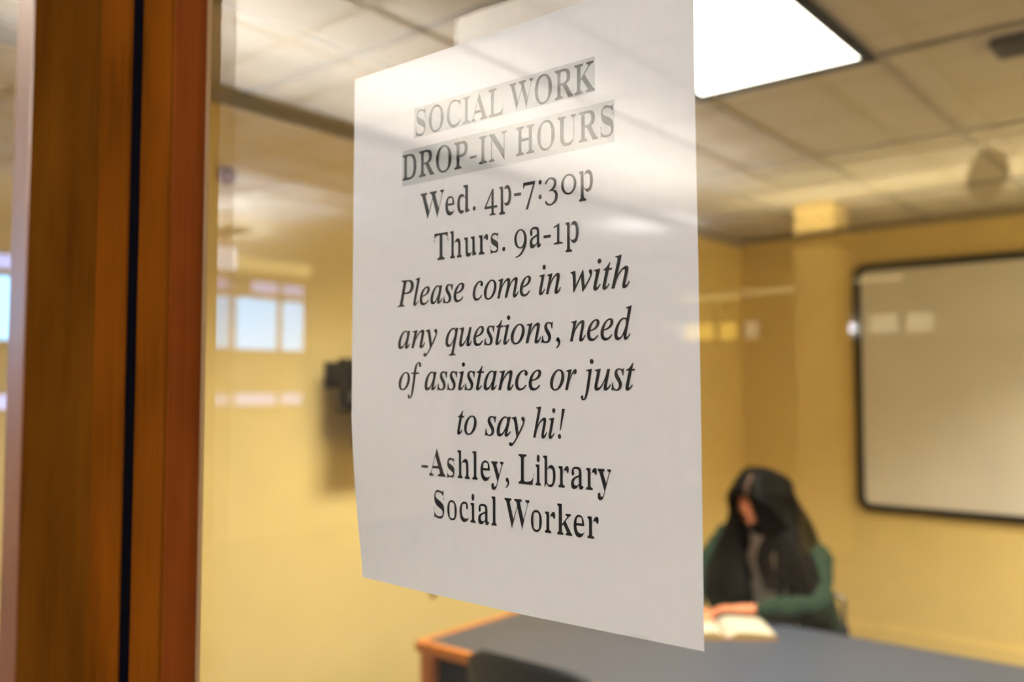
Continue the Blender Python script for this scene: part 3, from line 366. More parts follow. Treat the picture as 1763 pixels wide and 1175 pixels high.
"i,":[270,[[[181,55,175,79,160,99,137,110,113,110,90,99,75,79,69,55,75,31,90,11,113,0,137,0,160,11,175,31]],[[170,78,174,72,180,61,189,46,197,26,200,3,197,-18,190,-38,182,-57,171,-76,158,-93,142,-108,123,-121,104,-133,87,-142,76,-148,64,-132,73,-123,87,-110,101,-95,114,-80,122,-67,126,-54,130,-39,132,-24,132,-10,130,-3,127,-1,122,3,115,9,106,16,100,22]]]],
"r:":[310,[[[213,52,207,77,191,97,168,109,142,109,119,97,103,77,97,52,103,27,119,7,142,-5,168,-5,191,7,207,27]],[[213,410,207,435,191,455,168,467,142,467,119,455,103,435,97,410,103,385,119,365,142,353,168,353,191,365,207,385]]]],
"r-":[370,[[[50,185,320,185,320,250,50,250]]]],
"i!":[330,[[[178,50,172,75,156,95,133,107,107,107,84,95,68,75,62,50,68,25,84,5,107,-7,133,-7,156,5,172,25]],[[135,190,165,190,310,680,300,700,215,700,205,680]]]],
"r0":[610,[[[570,235,563,291,544,343,512,391,470,430,420,460,364,479,305,485,246,479,190,460,140,430,98,391,66,343,47,291,40,235,47,179,66,127,98,79,140,40,190,10,246,-9,305,-15,364,-9,420,10,470,40,512,79,544,127,563,179],[480,235,476,281,463,324,442,363,414,395,381,420,344,435,305,440,266,435,229,420,196,395,168,363,147,324,134,281,130,235,134,189,147,146,168,107,196,75,229,50,266,35,305,30,344,35,381,50,414,75,442,107,463,146,476,189]]]],
"r1":[430,[[[175,30,260,30,260,490,235,490,60,425,60,395,175,415]],[[60,0,380,0,380,30,270,50,165,50,60,30]]]],
"r4":[560,[[[300,-170,385,-170,385,470,335,470,300,430]],[[335,470,20,30,20,-15,70,10,310,360,340,400]],[[20,-20,530,-20,530,40,50,40]],[[220,-200,460,-200,460,-170,390,-155,295,-155,220,-170]]]],
"r7":[500,[[[30,470,30,320,60,320,85,385,120,395,420,395,470,450,470,470]],[[120,-200,205,-200,475,440,430,450,400,400]]]],
"r3":[550,[[[64,332,60,330,52,328,38,333,26,354,28,375,36,390,48,406,64,423,84,440,106,454,130,464,156,472,184,479,213,482,243,482,273,478,304,470,335,459,364,445,389,428,409,406,423,381,431,355,434,328,432,302,424,277,412,252,396,228,376,207,352,188,322,172,288,160,255,151,226,144,207,139,193,171,212,181,238,195,266,211,291,227,308,242,318,257,327,273,332,290,336,305,338,318,339,329,339,341,339,351,336,362,331,372,320,386,303,402,281,418,258,431,237,438,217,438,194,434,171,426,151,416,134,406,122,396,113,382,104,367,97,353,92,345,89,351,81,362,75,360,75,354,76,348]],[[167,170,182,172,203,176,228,181,256,183,284,182,312,177,343,169,374,159,403,145,429,127,450,105,465,79,475,52,480,23,480,-5,475,-33,466,-62,452,-90,433,-117,410,-140,383,-159,351,-174,319,-186,286,-196,255,-202,224,-205,193,-205,163,-202,134,-197,108,-190,84,-178,63,-162,46,-146,34,-131,27,-117,24,-95,39,-71,55,-68,62,-73,66,-76,74,-94,73,-100,72,-107,80,-109,92,-92,93,-83,98,-90,105,-104,112,-118,121,-131,132,-140,149,-148,171,-155,196,-160,222,-161,245,-158,269,-148,293,-134,316,-116,336,-97,350,-80,360,-64,368,-47,374,-29,378,-11,380,5,381,19,381,33,380,47,376,60,371,73,360,88,342,106,321,123,298,138,276,148,255,152,232,151,208,147,188,143,173,140]]]],
"r9":[570,[[[510,250,504,303,486,354,458,400,420,438,374,466,323,484,270,490,217,484,166,466,120,438,82,400,54,354,36,303,30,250,36,197,54,146,82,100,120,62,166,34,217,16,270,10,323,16,374,34,420,62,458,100,486,146,504,197],[415,250,411,296,401,339,383,378,360,410,333,435,302,450,270,455,238,450,207,435,180,410,157,378,139,339,129,296,125,250,129,204,139,161,157,122,180,90,207,65,238,50,270,45,302,50,333,65,360,90,383,122,401,161,411,204]],[[489,327,494,316,501,298,509,276,515,248,517,218,516,189,511,157,504,123,494,88,479,53,461,20,439,-13,415,-45,389,-75,361,-101,332,-125,301,-145,269,-162,238,-177,207,-189,176,-197,144,-201,114,-203,89,-204,71,-205,69,-185,86,-181,110,-177,138,-171,167,-162,193,-151,218,-137,245,-121,272,-102,297,-81,319,-59,339,-33,358,-4,375,27,389,58,401,87,409,114,414,142,418,170,420,198,423,222,424,242,424,261,423,281,422,299,421,313]]]],
"ih":[556,[[[339,-18,315,-14,297,-2,285,17,282,42,283,59,289,85,297,120,308,164,323,216,338,269,349,313,357,348,362,372,364,387,358,408,343,414,324,410,301,398,247,351,192,286,147,213,134,187,121,158,109,124,96,86,83,44,70,-5,-27,-5,72,297,139,277,163,308,188,340,213,368,237,393,261,415,284,434,317,456,348,473,376,483,402,486,439,479,461,458,468,425,464,383,453,338,394,133,384,96,381,75,385,61,396,57,408,61,427,77,447,104,474,147,500,127,468,73,437,33,405,5,373,-12]],[[-27,-5,154,630,158,660,156,679,147,688,130,693,92,697,96,724,169,732,214,739,260,749,276,744,278,735,273,709,70,-5]]]]}''')
TEXT = [(0.1343,'r', [('SOCIAL', -0.3384, -0.2767), ('WORK', -0.273, -0.2229)]),
(0.1119,'r', [('DROP-IN', -0.3483, -0.2747), ('HOURS', -0.2688, -0.2131)]),
(0.089,'r', [('Wed.', -0.3343, -0.2951), ('4p-7:30p', -0.2893, -0.2243)]),
(0.0666,'r', [('Thurs.', -0.3245, -0.2758), ('9a-1p', -0.2702, -0.2322)]),
(0.0439,'i', [('Please', -0.3519, -0.303), ('come', -0.2974, -0.2599), ('in', -0.2552, -0.2423), ('with', -0.2369, -0.2055)]),
(0.0214,'i', [('any', -0.3512, -0.322), ('questions,', -0.3162, -0.2427), ('need', -0.2374, -0.2046)]),
(-0.0006,'i', [('of', -0.3506, -0.3336), ('assistance', -0.3311, -0.2538), ('or', -0.2487, -0.2336), ('just', -0.2315, -0.2031)]),
(-0.0227,'i', [('to', -0.3078, -0.2945), ('say', -0.2891, -0.2638), ('hi!', -0.2588, -0.2403)]),
(-0.0445,'r', [('-Ashley,', -0.3337, -0.2734), ('Library', -0.2676, -0.2157)]),
(-0.0657,'r', [('Social', -0.3254, -0.2815), ('Worker', -0.2764, -0.2222)])]
EM = .0194
def word(s, st, x0, x1, z, V, F, y):
    pv, pf, x = [], [], 0
    for c in s:
        a, gr = GL[st + c]
        for g in gr:
            pls = [[Vector((x + p[i] / 1000, p[i + 1] / 1000, 0)) for i in range(0, len(p), 2)] for p in g]
            b = len(pv); pv += [v for p in pls for v in p]
            pf += [tuple(b + i for i in t) for t in tessellate_polygon(pls)]
        x += a / 1000
    mn = min(v.x for v in pv); mx = max(v.x for v in pv); b = len(V)
    for v in pv:
        X = x0 + (v.x - mn) / (mx - mn) * (x1 - x0); Z = EYE + z + v.y * EM
        V.append((X, PY + pshift(X, Z) - y, Z))
    F += [tuple(b + i for i in t) for t in pf]
for z, st, ws in TEXT:
    V, F = [], []
    for s, a, b in ws: word(s, st, a, b, z, V, F, .00016)
    me = bpy.data.meshes.new('printed_line'); me.from_pydata(V, [], F); link(me, 'printed_line', 'ink', nt_)
for x0, x1, z0, z1 in ((-.3397, -.2230, .1334, .1498), (-.3484, -.2127, .1086, .1278)):
    V = []; n = 14
    for k in range(n + 1):
        x = x0 + (x1 - x0) * k / n
        for z in (EYE + z0, EYE + z1): V.append((x, PY + pshift(x, z) - .00008, z))
    me = bpy.data.meshes.new('highlight_bar'); me.from_pydata(V, [], [(2 * k, 2 * k + 2, 2 * k + 3, 2 * k + 1) for k in range(n)]); link(me, 'highlight_bar', 'highlight', nt_)
# tape above the sheet: torn left end, slightly wrinkled
random.seed(4)
bm = bmesh.new(); n = 24; A = []
for j in range(9):
    z = EYE + .1705 + (.0205) * j / 8; row = []
    for i in range(n + 1):
        x = -.3112 + (.115) * i / n + (random.uniform(-.0005, .0005) if i == 0 else 0)
        row.append(bm.verts.new((x, .32435 + .0002 * math.sin(i * 1.7 + j * .6), z + .0006 * math.sin(i * .5))))
    A.append(row)
for j in range(8):
    for i in range(n): bm.faces.new((A[j][i], A[j][i + 1], A[j + 1][i + 1], A[j + 1][i]))
g = bmesh.ops.solidify(bm, geom=bm.faces[:], thickness=.00012)
tp = finish(bm, 'tape', 'tape', None, True); tag(tp, 'white torn tape strip holding the top of the paper notice', 'tape')
# move the tape behind the sheet's top edge
tp.location.y = .0022
bm = bmesh.new(); bx(bm, -.2085, -.196, .3243, .3246, EYE - .1068, EYE - .1030)
t2 = finish(bm, 'clear_tape', 'glass'); tag(t2, 'small clear tape piece under bottom edge of notice', 'tape')
# ================================================================== WHITEBOARD
wb = thing('whiteboard', 'large whiteboard with rounded black frame on the back wall', 'whiteboard', (-.66, YB - .001, 1.56))
Wb, Hb = 2.50, 1.525
bm = bmesh.new(); o_ = rrect(Wb, Hb, .085); i_ = rrect(Wb - .09, Hb - .09, .045); ring_xz(bm, o_, i_, -.030, 0); finish(bm, 'board_frame', 'black_frame', wb)
bm = bmesh.new(); prism_xz(bm, rrect(Wb - .088, Hb - .088, .046), -.018, -.002); finish(bm, 'board_panel', 'board', wb)
# ================================================================== TABLE
TZ = .74
tb = thing('table', 'grey laminate meeting table with orange wooden edge and leg', 'table', (-1.0, 2.505, 0))
tx0, tx1, ty0, ty1 = -1.10, 1.35, -.475, .475
bm = bmesh.new(); bx(bm, tx0 + .026, tx1 - .026, ty0 + .026, ty1 - .026, TZ - .028, TZ); finish(bm, 'table_top', 'laminate', tb)
def edge(name, a, b, c, d): box(name, 'orange_wood', a, b, c, d, TZ - .034, TZ + .0015, tb, .006, 3)
edge('edge_band', tx0, tx0 + .028, ty0, ty1); edge('edge_band', tx1 - .028, tx1, ty0, ty1)
edge('edge_band', tx0 + .026, tx1 - .026, ty0, ty0 + .028); box('edge_band', 'laminate', tx0 + .026, tx1 - .026, ty1 - .028, ty1, TZ - .034, TZ, tb)
for x in (tx0 + .012, tx1 - .072):
    for y in (ty0 + .012, ty1 - .072): box('leg', 'orange_wood', x, x + .055, y, y + .055, 0, TZ - .034, tb, .006)
box('modesty_panel', 'black_panel', tx0 + .068, tx1 - .075, ty0 + .04, ty0 + .058, .12, TZ - .034, tb)
box('modesty_panel', 'black_panel', tx0 + .03, tx0 + .048, ty0 + .07, ty1 - .075, .12, TZ - .034, tb)
# ================================================================== CHAIRS
def shell_back(bm, w, z0, z1, y0, lean, curve, rad, nx=16, nz=12, th=.011):
    fr, bk = {}, {}
    for j in range(nz + 1):
        v = j / nz; z = z0 + (z1 - z0) * v
        # rounded top and bottom corners
        dz = min(z1 - z, z - z0); hw = w / 2
        if dz < rad: hw = w / 2 - rad + math.sqrt(max(0, rad * rad - (rad - dz) ** 2))
        for i in range(nx + 1):
            u = -1 + 2 * i / nx; x = u * hw; y = y0 - lean * v - curve * (u * u)
            fr[i, j] = bm.verts.new((x, y, z + .012 * (1 - u * u) * v)); bk[i, j] = bm.verts.new((x, y - th, z + .012 * (1 - u * u) * v))
    for i in range(nx):
        for j in range(nz):
            bm.faces.new((fr[i, j], fr[i, j + 1], fr[i + 1, j + 1], fr[i + 1, j])); bm.faces.new((bk[i, j], bk[i + 1, j], bk[i + 1, j + 1], bk[i, j + 1]))
    for i in range(nx):
        for j in (0, nz): bm.faces.new((fr[i, j], fr[i + 1, j], bk[i + 1, j], bk[i, j]) if j else (fr[i + 1, j], fr[i, j], bk[i, j], bk[i + 1, j]))
    for j in range(nz):
        for i in (0, nx): bm.faces.new((fr[i, j + 1], fr[i, j], bk[i, j], bk[i, j + 1]) if i else (fr[i, j], fr[i, j + 1], bk[i, j + 1], bk[i, j]))
def chair(name, label, loc, rz, top, loop, group=None):
    # local: sitter faces +y, backrest at -y
    t = thing(name, label, 'chair', loc, rz, group)
    bm = bmesh.new(); shell_back(bm, .44, top - .33, top, -.16, .05, -.035, .055); finish(bm, 'backrest', 'shell', t, True)
    bm = bmesh.new(); g = {}; h = {}
    for i in range(13):
        for j in range(11):
            u = -1 + i / 6; v = j / 10; x = u * .22 * (1 - .12 * v * v); y = -.17 + .42 * v
            z = .455 + .02 * u * u - .02 * math.sin(v * 3.1) - (.03 * max(0, v - .8) / .2)
            g[i, j] = bm.verts.new((x, y, z)); h[i, j] = bm.verts.new((x, y, z - .012))
    for i in range(12):
        for j in range(10):
            bm.faces.new((g[i, j], g[i + 1, j], g[i + 1, j + 1], g[i, j + 1])); bm.faces.new((h[i, j], h[i, j + 1], h[i + 1, j + 1], h[i + 1, j]))
    for i in range(12):
        bm.faces.new((g[i, 0], h[i, 0], h[i + 1, 0], g[i + 1, 0])); bm.faces.new((g[i, 10], g[i + 1, 10], h[i + 1, 10], h[i, 10]))
    for j in range(10):
        bm.faces.new((g[0, j], g[0, j + 1], h[0, j + 1], h[0, j])); bm.faces.new((g[12, j], h[12, j], h[12, j + 1], g[12, j + 1]))
    finish(bm, 'seat', 'shell', t, True)
    for s in (-1, 1):
        bm = bmesh.new(); tube(bm, [(s * .21, .20, .0), (s * .19, .17, .43)], .010); finish(bm, 'leg', 'chrome', t, True)
        bm = bmesh.new(); tube(bm, [(s * .22, -.24, .0), (s * .20, -.14, .43)], .010); finish(bm, 'leg', 'chrome', t, True)
    for s in (-1, 1): bm = bmesh.new(); tube(bm, [(s * .19, .18, .43), (s * .20, -.15, .43)], .010); finish(bm, 'side_rail', 'chrome', t, True)
    if loop: bm = bmesh.new(); tube(bm, smoothpath([(-.225, -.15, .43), (-.228, -.19, top - .2), (-.226, -.215, top - .05), (-.20, -.222, top + .003), (0, -.235, top + .012), (.20, -.222, top + .003), (.226, -.215, top - .05), (.228, -.19, top - .2), (.225, -.15, .43)]), .009); finish(bm, 'back_frame', 'chrome', t, True)
    else:
        for s in (-1, 1): bm = bmesh.new(); tube(bm, [(s * .20, -.15, .43), (s * .19, -.19, top - .12)], .010); finish(bm, 'back_support', 'chrome', t, True)
    return t
chair('chair', 'empty dark blue-grey moulded chair at near side of table', (-1.49, 2.035, 0), 0, .835, False)
chair('chair', 'chair behind the seated woman, metal back loop beside her elbow', (-1.48, 3.31, 0), math.pi, .735, True)
# ================================================================== WALL MONITOR
tv = thing('wall_monitor', 'black monitor on a bracket arm on left wall, mostly behind the notice', 'monitor', (XL, 2.15, 1.6))
box('wall_plate', 'dark_metal', .001, .02, -.045, .045, -.05, .05, tv, .003)
bm = bmesh.new(); tube(bm, [(.02, 0, .0), (.10, .05, .0), (.16, .10, 0)], .016, 8); finish(bm, 'bracket_arm', 'dark_metal', tv, True)
box('bracket_head', 'dark_metal', .09, .14, -.055, .02, -.135, .06, tv, .006)
box('bracket_label', 'white_label', .14, .1415, -.035, .015, -.098, -.06, tv)
bm = bmesh.new(); bx(bm, .16, .20, -.04, .56, -.265, .065, .006); finish(bm, 'monitor_case', 'tv_black', tv)
box('monitor_screen', 'screen', .2, .2015, -.025, .545, -.245, .05, tv)
# small things on the left wall
bm = bmesh.new(); tube(bm, [(0, 0, 0), (.018, 0, 0), (.02, 0, 0), (.045, 0, -.004)], [.030, .030, .012, .010], 16)
sp = finish(bm, 'sprinkler_head', 'brass', None, True); sp.location = (XL, 1.68, 2.275); tag(sp, 'small reddish brass sprinkler head high on the left wall', 'sprinkler')
bm = bmesh.new(); bx(bm, 0, .012, -.016, .016, -.014, .014, .003); o = finish(bm, 'wall_outlet', 'brass'); o.location = (XL, 2.685, .700); tag(o, 'small brown wall box just under the bottom edge of notice', 'outlet')
# ================================================================== OPEN BOOK
def V3(x, y, z): return Vector((x, y, z))
bk = thing('open_book', 'open book with blank cream pages lying on table before the woman', 'book', (-1.395, 2.765, TZ), R(-52))
def leaf_block(s):
    bm = bmesh.new(); T = []; B = []; n = 14
    for i in range(n + 1):
        u = i / n; y = s * (.004 + .150 * u); z = .004 + .022 * math.sin(min(1, u * 3.2) * math.pi / 2) * (1 - .55 * u) + .003
        T.append([bm.verts.new((x, y, z)) for x in (-.105, .105)]); B.append([bm.verts.new((x, y, .0035)) for x in (-.105, .105)])
    for i in range(n):
        bm.faces.new((T[i][0], T[i][1], T[i + 1][1], T[i + 1][0])); bm.faces.new((B[i][1], B[i][0], B[i + 1][0], B[i + 1][1]))
        for k in (0, 1): bm.faces.new((T[i][k], T[i + 1][k], B[i + 1][k], B[i][k]))
    bm.faces.new((T[n][0], T[n][1], B[n][1], B[n][0])); bm.faces.new((T[0][1], T[0][0], B[0][0], B[0][1]))
    return bm
for s in (-1, 1):
    o = finish(leaf_block(s), 'page_block', 'page', bk); o.data.materials.append(MATS['page_edge'])
    for p in o.data.polygons:
        if abs(p.normal.x) > .9 or abs(p.normal.y) > .97: p.material_index = 1
box('cover', 'cover', -.11, .11, -.16, .16, .0004, .0034, bk)
# ================================================================== THE SEATED WOMAN
def skin(verts, edges, rad, sub=2, root=0):
    me = bpy.data.meshes.new('tmp'); me.from_pydata([tuple(v) for v in verts], edges, []); o = bpy.data.objects.new('tmp', me); COL.objects.link(o)
    m = o.modifiers.new('s', 'SKIN'); m.use_smooth_shade = True
    sv = me.skin_vertices[0].data
    for i, r in enumerate(rad):
        sv[i].radius = (r, r) if not isinstance(r, tuple) else r
        sv[i].use_root = (i == root)
    s = o.modifiers.new('u', 'SUBSURF'); s.levels = sub; s.render_levels = sub
    dg = bpy.context.evaluated_depsgraph_get(); r = bpy.data.meshes.new_from_object(o.evaluated_get(dg)); bpy.data.objects.remove(o); return r
def chainset(chains, sub=2):
    V, E, Rr = [], [], []
    idx = {}
    for ch in chains:
        prev = None
        for p, r in ch:
            k = tuple(round(c, 4) for c in p)
            if k not in idx: idx[k] = len(V); V.append(p); Rr.append(r)
            i = idx[k]
            if prev is not None: E.append((prev, i))
            prev = i
    return skin(V, E, Rr, sub)
def remesh(meshes, vox, smooth=4):
    bm = bmesh.new()
    for m in meshes: bm.from_mesh(m)
    me = bpy.data.meshes.new('j'); bm.to_mesh(me); bm.free()
    o = bpy.data.objects.new('tmp', me); COL.objects.link(o)
    m = o.modifiers.new('r', 'REMESH'); m.mode = 'VOXEL'; m.voxel_size = vox; m.use_smooth_shade = True
    s = o.modifiers.new('s', 'SMOOTH'); s.factor = .5; s.iterations = smooth
    dg = bpy.context.evaluated_depsgraph_get(); r = bpy.data.meshes.new_from_object(o.evaluated_get(dg)); bpy.data.objects.remove(o)
    r.polygons.foreach_set('use_smooth', [True] * len(r.polygons)); return r
HEAD = Matrix.Translation((-1.393, 3.085, 1.134)) @ Matrix.Rotation(R(-2), 4, 'Z') @ Matrix.Rotation(R(30), 4, 'X')
def gs(x, y, cx, cy, sx, sy): return math.exp(-((x - cx) / sx) ** 2 - ((y - cy) / sy) ** 2)
def headpt(d, off=0):
    # d unit direction in head space, face towards -y
    x, y, z = d
    p = Vector((x * .074, y * .094, z * .115))
    if z < 0: p.x *= 1 - .28 * z * z * 1.0; p.y *= 1 - (.10 * z * z if y < 0 else .30 * z * z)
    if y < 0:
        q = 0
        q += .024 * gs(x, z, 0, -.22, .10, .17) + .010 * gs(x, z, 0, -.05, .07, .22)      # nose
        q += .006 * gs(abs(x), z, .36, .17, .22, .08)                                      # brow
        q -= .010 * gs(abs(x), z, .40, .0, .17, .12)                                       # eye sockets
        q += .005 * gs(x, z, 0, -.50, .22, .07) + .010 * gs(x, z, 0, -.82, .22, .16)        # lips, chin
        q += .005 * gs(abs(x), z, .52, -.25, .2, .18)                                      # cheeks
        p.y -= q
    if off: p += Vector(d).normalized() * off
    return p
def sphdir(i, j, n, m):
    th = math.pi * j / m; ph = 2 * math.pi * i / n; return Vector((math.sin(th) * math.sin(ph), -math.sin(th) * math.cos(ph), math.cos(th)))
def head_mesh():
    bm = bmesh.new(); n, m = 56, 44; g = {}
    top = bm.verts.new(headpt((0, 0, 1))); bot = bm.verts.new(headpt((0, 0, -1)))
    for j in range(1, m):
        for i in range(n): g[i, j] = bm.verts.new(headpt(sphdir(i, j, n, m)))
    for i in range(n):
        k = (i + 1) % n; bm.faces.new((top, g[i, 1], g[k, 1])); bm.faces.new((bot, g[k, m - 1], g[i, m - 1]))
        for j in range(1, m - 1): bm.faces.new((g[i, j], g[i, j + 1], g[k, j + 1], g[k, j]))
    for s in (-1, 1):   # ears
        r = bmesh.ops.create_uvsphere(bm, u_segments=12, v_segments=8, radius=1); bmesh.ops.scale(bm, verts=r['verts'], vec=(.010, .018, .031))
        bmesh.ops.translate(bm, verts=r['verts'], vec=(s * .077, .008, -.012))
    bmesh.ops.recalc_face_normals(bm, faces=bm.faces); bm.transform(HEAD); me = bpy.data.meshes.new('h'); bm.to_mesh(me); bm.free(); return me
NECK = (-1.415, 3.185, 1.005)
shL, shR = (-1.262, 3.235, .925), (-1.605, 3.235, .955)
elL, elR = (-1.165, 3.055, .795), (-1.655, 3.04, .800)
wrL, wrR = (-1.375, 2.955, .775), (-1.535, 2.845, .775)
def hand(wr, dirv, side):
    d = Vector(dirv).normalized(); up = Vector((0, 0, 1)); lat = d.cross(up) * side; w_ = Vector(wr)
    ms = [chainset([[(w_ - d * .03, .026), (w_ + d * .012, .024), (w_ + d * .045 + lat * .0, (.036, .017)), (w_ + d * .078 + Vector((0, 0, -.002)), (.038, .014))]], 2)]
    for k, (o, L) in enumerate(((-.030, .058), (-.010, .072), (.011, .078), (.031, .070))):
        b = w_ + d * .068 + lat * o
        ms.append(chainset([[(b, .0095), (b + d * L * .45 + Vector((0, 0, -.002)), .0088), (b + d * L * .78 + Vector((0, 0, -.010)), .0080), (b + d * L + Vector((0, 0, -.018)), .0066)]], 1))
    b = w_ + d * .02 + lat * .024
    ms.append(chainset([[(b, .012), (b + d * .028 + lat * .026 + Vector((0, 0, -.004)), .0105), (b + d * .056 + lat * .032 + Vector((0, 0, -.010)), .0085)]], 1))
    return ms
wn = thing('person', 'seated woman with long dark hair, black mask and green cardigan, head bowed over book', 'person', (0, 0, 0))
torso = [[((-1.42, 3.36, .56), (.17, .11)), ((-1.42, 3.35, .68), (.14, .10)), ((-1.42, 3.31, .84), (.15, .10)), ((-1.418, 3.26, .95), (.12, .08)), (NECK, .048), ((-1.405, 3.13, 1.07), .046)],
         [((-1.418, 3.26, .95), (.12, .08)), ((-1.33, 3.245, .965), .055), (shL, .050), (tuple((Vector(shL) + Vector(elL)) / 2), .042), (elL, .035), (tuple((Vector(elL) + Vector(wrL)) / 2), .034), (wrL, .025)],
         [((-1.418, 3.26, .95), (.12, .08)), ((-1.51, 3.245, .965), .055), (shR, .050), (tuple((Vector(shR) + Vector(elR)) / 2), .042), (elR, .035), (tuple((Vector(elR) + Vector(wrR)) / 2), .034), (wrR, .025)],
         [((-1.42, 3.36, .56), (.17, .11)), ((-1.33, 3.32, .545), .085), ((-1.31, 3.00, .54), .065), ((-1.31, 2.97, .32), .052), ((-1.31, 3.0, .09), .038), ((-1.31, 2.90, .045), .036)],
         [((-1.42, 3.36, .56), (.17, .11)), ((-1.51, 3.32, .545), .085), ((-1.53, 3.00, .54), .065), ((-1.53, 2.97, .32), .052), ((-1.53, 3.0, .09), .038), ((-1.53, 2.90, .045), .036)]]
body = remesh([chainset(torso), head_mesh()] + hand(wrL, (-1, -.30, -.02), 1) + hand(wrR, (.6, -.75, -.02), -1), .0042, 3)
link(body, 'body', 'skin', wn)
# grey white shirt over the chest
sb = bmesh.new(); sb.from_mesh(body); sb.normal_update()
bmesh.ops.delete(sb, geom=[v for v in sb.verts if not (.60 < v.co.z < 1.06 and v.co.y > 3.085 + max(0, v.co.z - 1.0) * .1 and abs(v.co.x + 1.415) < .165)], context='VERTS')
nv = {v: v.normal.copy() for v in sb.verts}
for v, q in nv.items(): v.co += q * .008
finish(sb, 'shirt', 'shirt', wn, True)
# cardigan: sleeves, shoulders and open fronts
def sl(sh, el, wr, s):
    sh, el, wr = map(Vector, (sh, el, wr)); e2 = wr + (el - wr) * .02
    return [[((-1.418 + s * .05, 3.30, .96), .062), ((-1.418 + s * .105, 3.26, .950), .072), (tuple(sh), .072), (tuple((sh + el) / 2), .058), (tuple(el), .050), (tuple((el + wr) / 2), .047), (tuple(e2), .036)],
            [((-1.418 + s * .105, 3.26, .950), .072), ((-1.418 + s * .150, 3.255, .86), .078), ((-1.418 + s * .155, 3.28, .72), .088), ((-1.418 + s * .15, 3.32, .58), .09)]]
ca = [chainset(sl(shL, elL, wrL, 1)), chainset(sl(shR, elR, wrR, -1)), chainset([[((-1.42, 3.36, .95), (.14, .05)), ((-1.42, 3.39, .80), (.16, .055)), ((-1.42, 3.41, .60), (.17, .06))]])]
ca.append(chainset([[((-1.57, 3.22, .93), .07), ((-1.585, 3.20, .80), .10), ((-1.59, 3.22, .66), .10)]]))
cm = remesh(ca, .006, 4); o = link(cm, 'cardigan', 'cardigan', wn)
nn = [v.normal.copy() for v in cm.vertices]
for v, q in zip(cm.vertices, nn): v.co += q * noise.noise(v.co * 22) * .007
bm = bmesh.new(); tube(bm, smoothpath([HEAD @ Vector((.006, -.085, .098)), HEAD @ Vector((.010, -.062, .127)), HEAD @ Vector((.012, -.02, .138))], 4), .0035, 6); finish(bm, 'hair_part', 'parting', wn, True)
# trousers
tr = remesh([chainset([torso[3][:5], torso[4][:5]])], .01, 2)
nn = [v.normal.copy() for v in tr.vertices]
for v, q in zip(tr.vertices, nn): v.co += q * .010
link(tr, 'trousers', 'trousers', wn)
for x in (-1.31, -1.53):
    bm = bmesh.new(); tube(bm, smoothpath([(x, 3.06, .05), (x, 3.0, .05), (x, 2.90, .045), (x, 2.83, .035)], 3), [.030] + [.047] * 8 + [.03], 12)
    for v in bm.verts: v.co.z = max(v.co.z, .002)
    finish(bm, 'shoe', 'gasket', wn, True)
# eyes looking down
for s in (-1, 1):
    bm = bmesh.new(); bmesh.ops.create_uvsphere(bm, u_segments=14, v_segments=10, radius=.0115); bmesh.ops.scale(bm, verts=bm.verts, vec=(1.15, .8, .62))
    bmesh.ops.translate(bm, verts=bm.verts, vec=(s * .031, -.0795, .002)); bm.transform(HEAD); finish(bm, 'eye', 'eye', wn, True)
# mask: shell over the lower face, with ear loops
bm = bmesh.new(); g = {}; n, m = 24, 14
for i in range(n + 1):
    for j in range(m + 1):
        u = -1 + 2 * i / n; ph = u * R(72); zt = -.10 - .20 * abs(u) ** 1.5; zb = -.93 + .30 * abs(u) ** 2; z = zt + (zb - zt) * j / m
        rr = math.sqrt(max(.02, 1 - z * z)); g[i, j] = bm.verts.new(headpt((rr * math.sin(ph), -rr * math.cos(ph), z), .0075))
for i in range(n):
    for j in range(m): bm.faces.new((g[i, j], g[i, j + 1], g[i + 1, j + 1], g[i + 1, j]))
bmesh.ops.solidify(bm, geom=bm.faces[:], thickness=.0015)
for s in (-1, 1): tube(bm, smoothpath([(s * .076, -.03, -.02), (s * .083, .0, .0), (s * .084, .02, -.01), (s * .080, .01, -.045), (s * .070, -.03, -.07)], 4), .0016, 6)
bm.transform(HEAD); finish(bm, 'face_mask', 'mask', wn, True)
# hair: a cap with a face opening and many long locks
hair = bmesh.new(); n, m = 60, 40; g = {}
for j in range(m + 1):
    for i in range(n):
        d = sphdir(i, j, n, m) if 0 < j < m else Vector((0, 0, 1 if j == 0 else -1)); g[i, j] = (d, None)
vv = {}
def hv(i, j):
    i %= n
    if (i, j) not in vv:
        d = g[i, j][0]; bump = .003 * math.sin(math.atan2(d.x, d.y + .001) * 18); vv[i, j] = hair.verts.new(headpt(d, .017 + bump))
    return vv[i, j]
for j in range(m):
    for i in range(n):
        d = sphdir(i + .5, j + .5, n, m)
        if d.y < 0 and d.z < .62 - 1.15 * max(0, d.x) * 0 and abs(d.x + .02) < .52 + .25 * min(0, d.z) + .0 and d.z > -2: continue
        if d.z < -.45 : continue
        try: hair.faces.new((hv(i, j), hv(i, j + 1), hv(i + 1, j + 1), hv(i + 1, j)))
        except Exception: pass
bmesh.ops.remove_doubles(hair, verts=hair.verts, dist=.0001); hair.transform(HEAD)
random.seed(11)
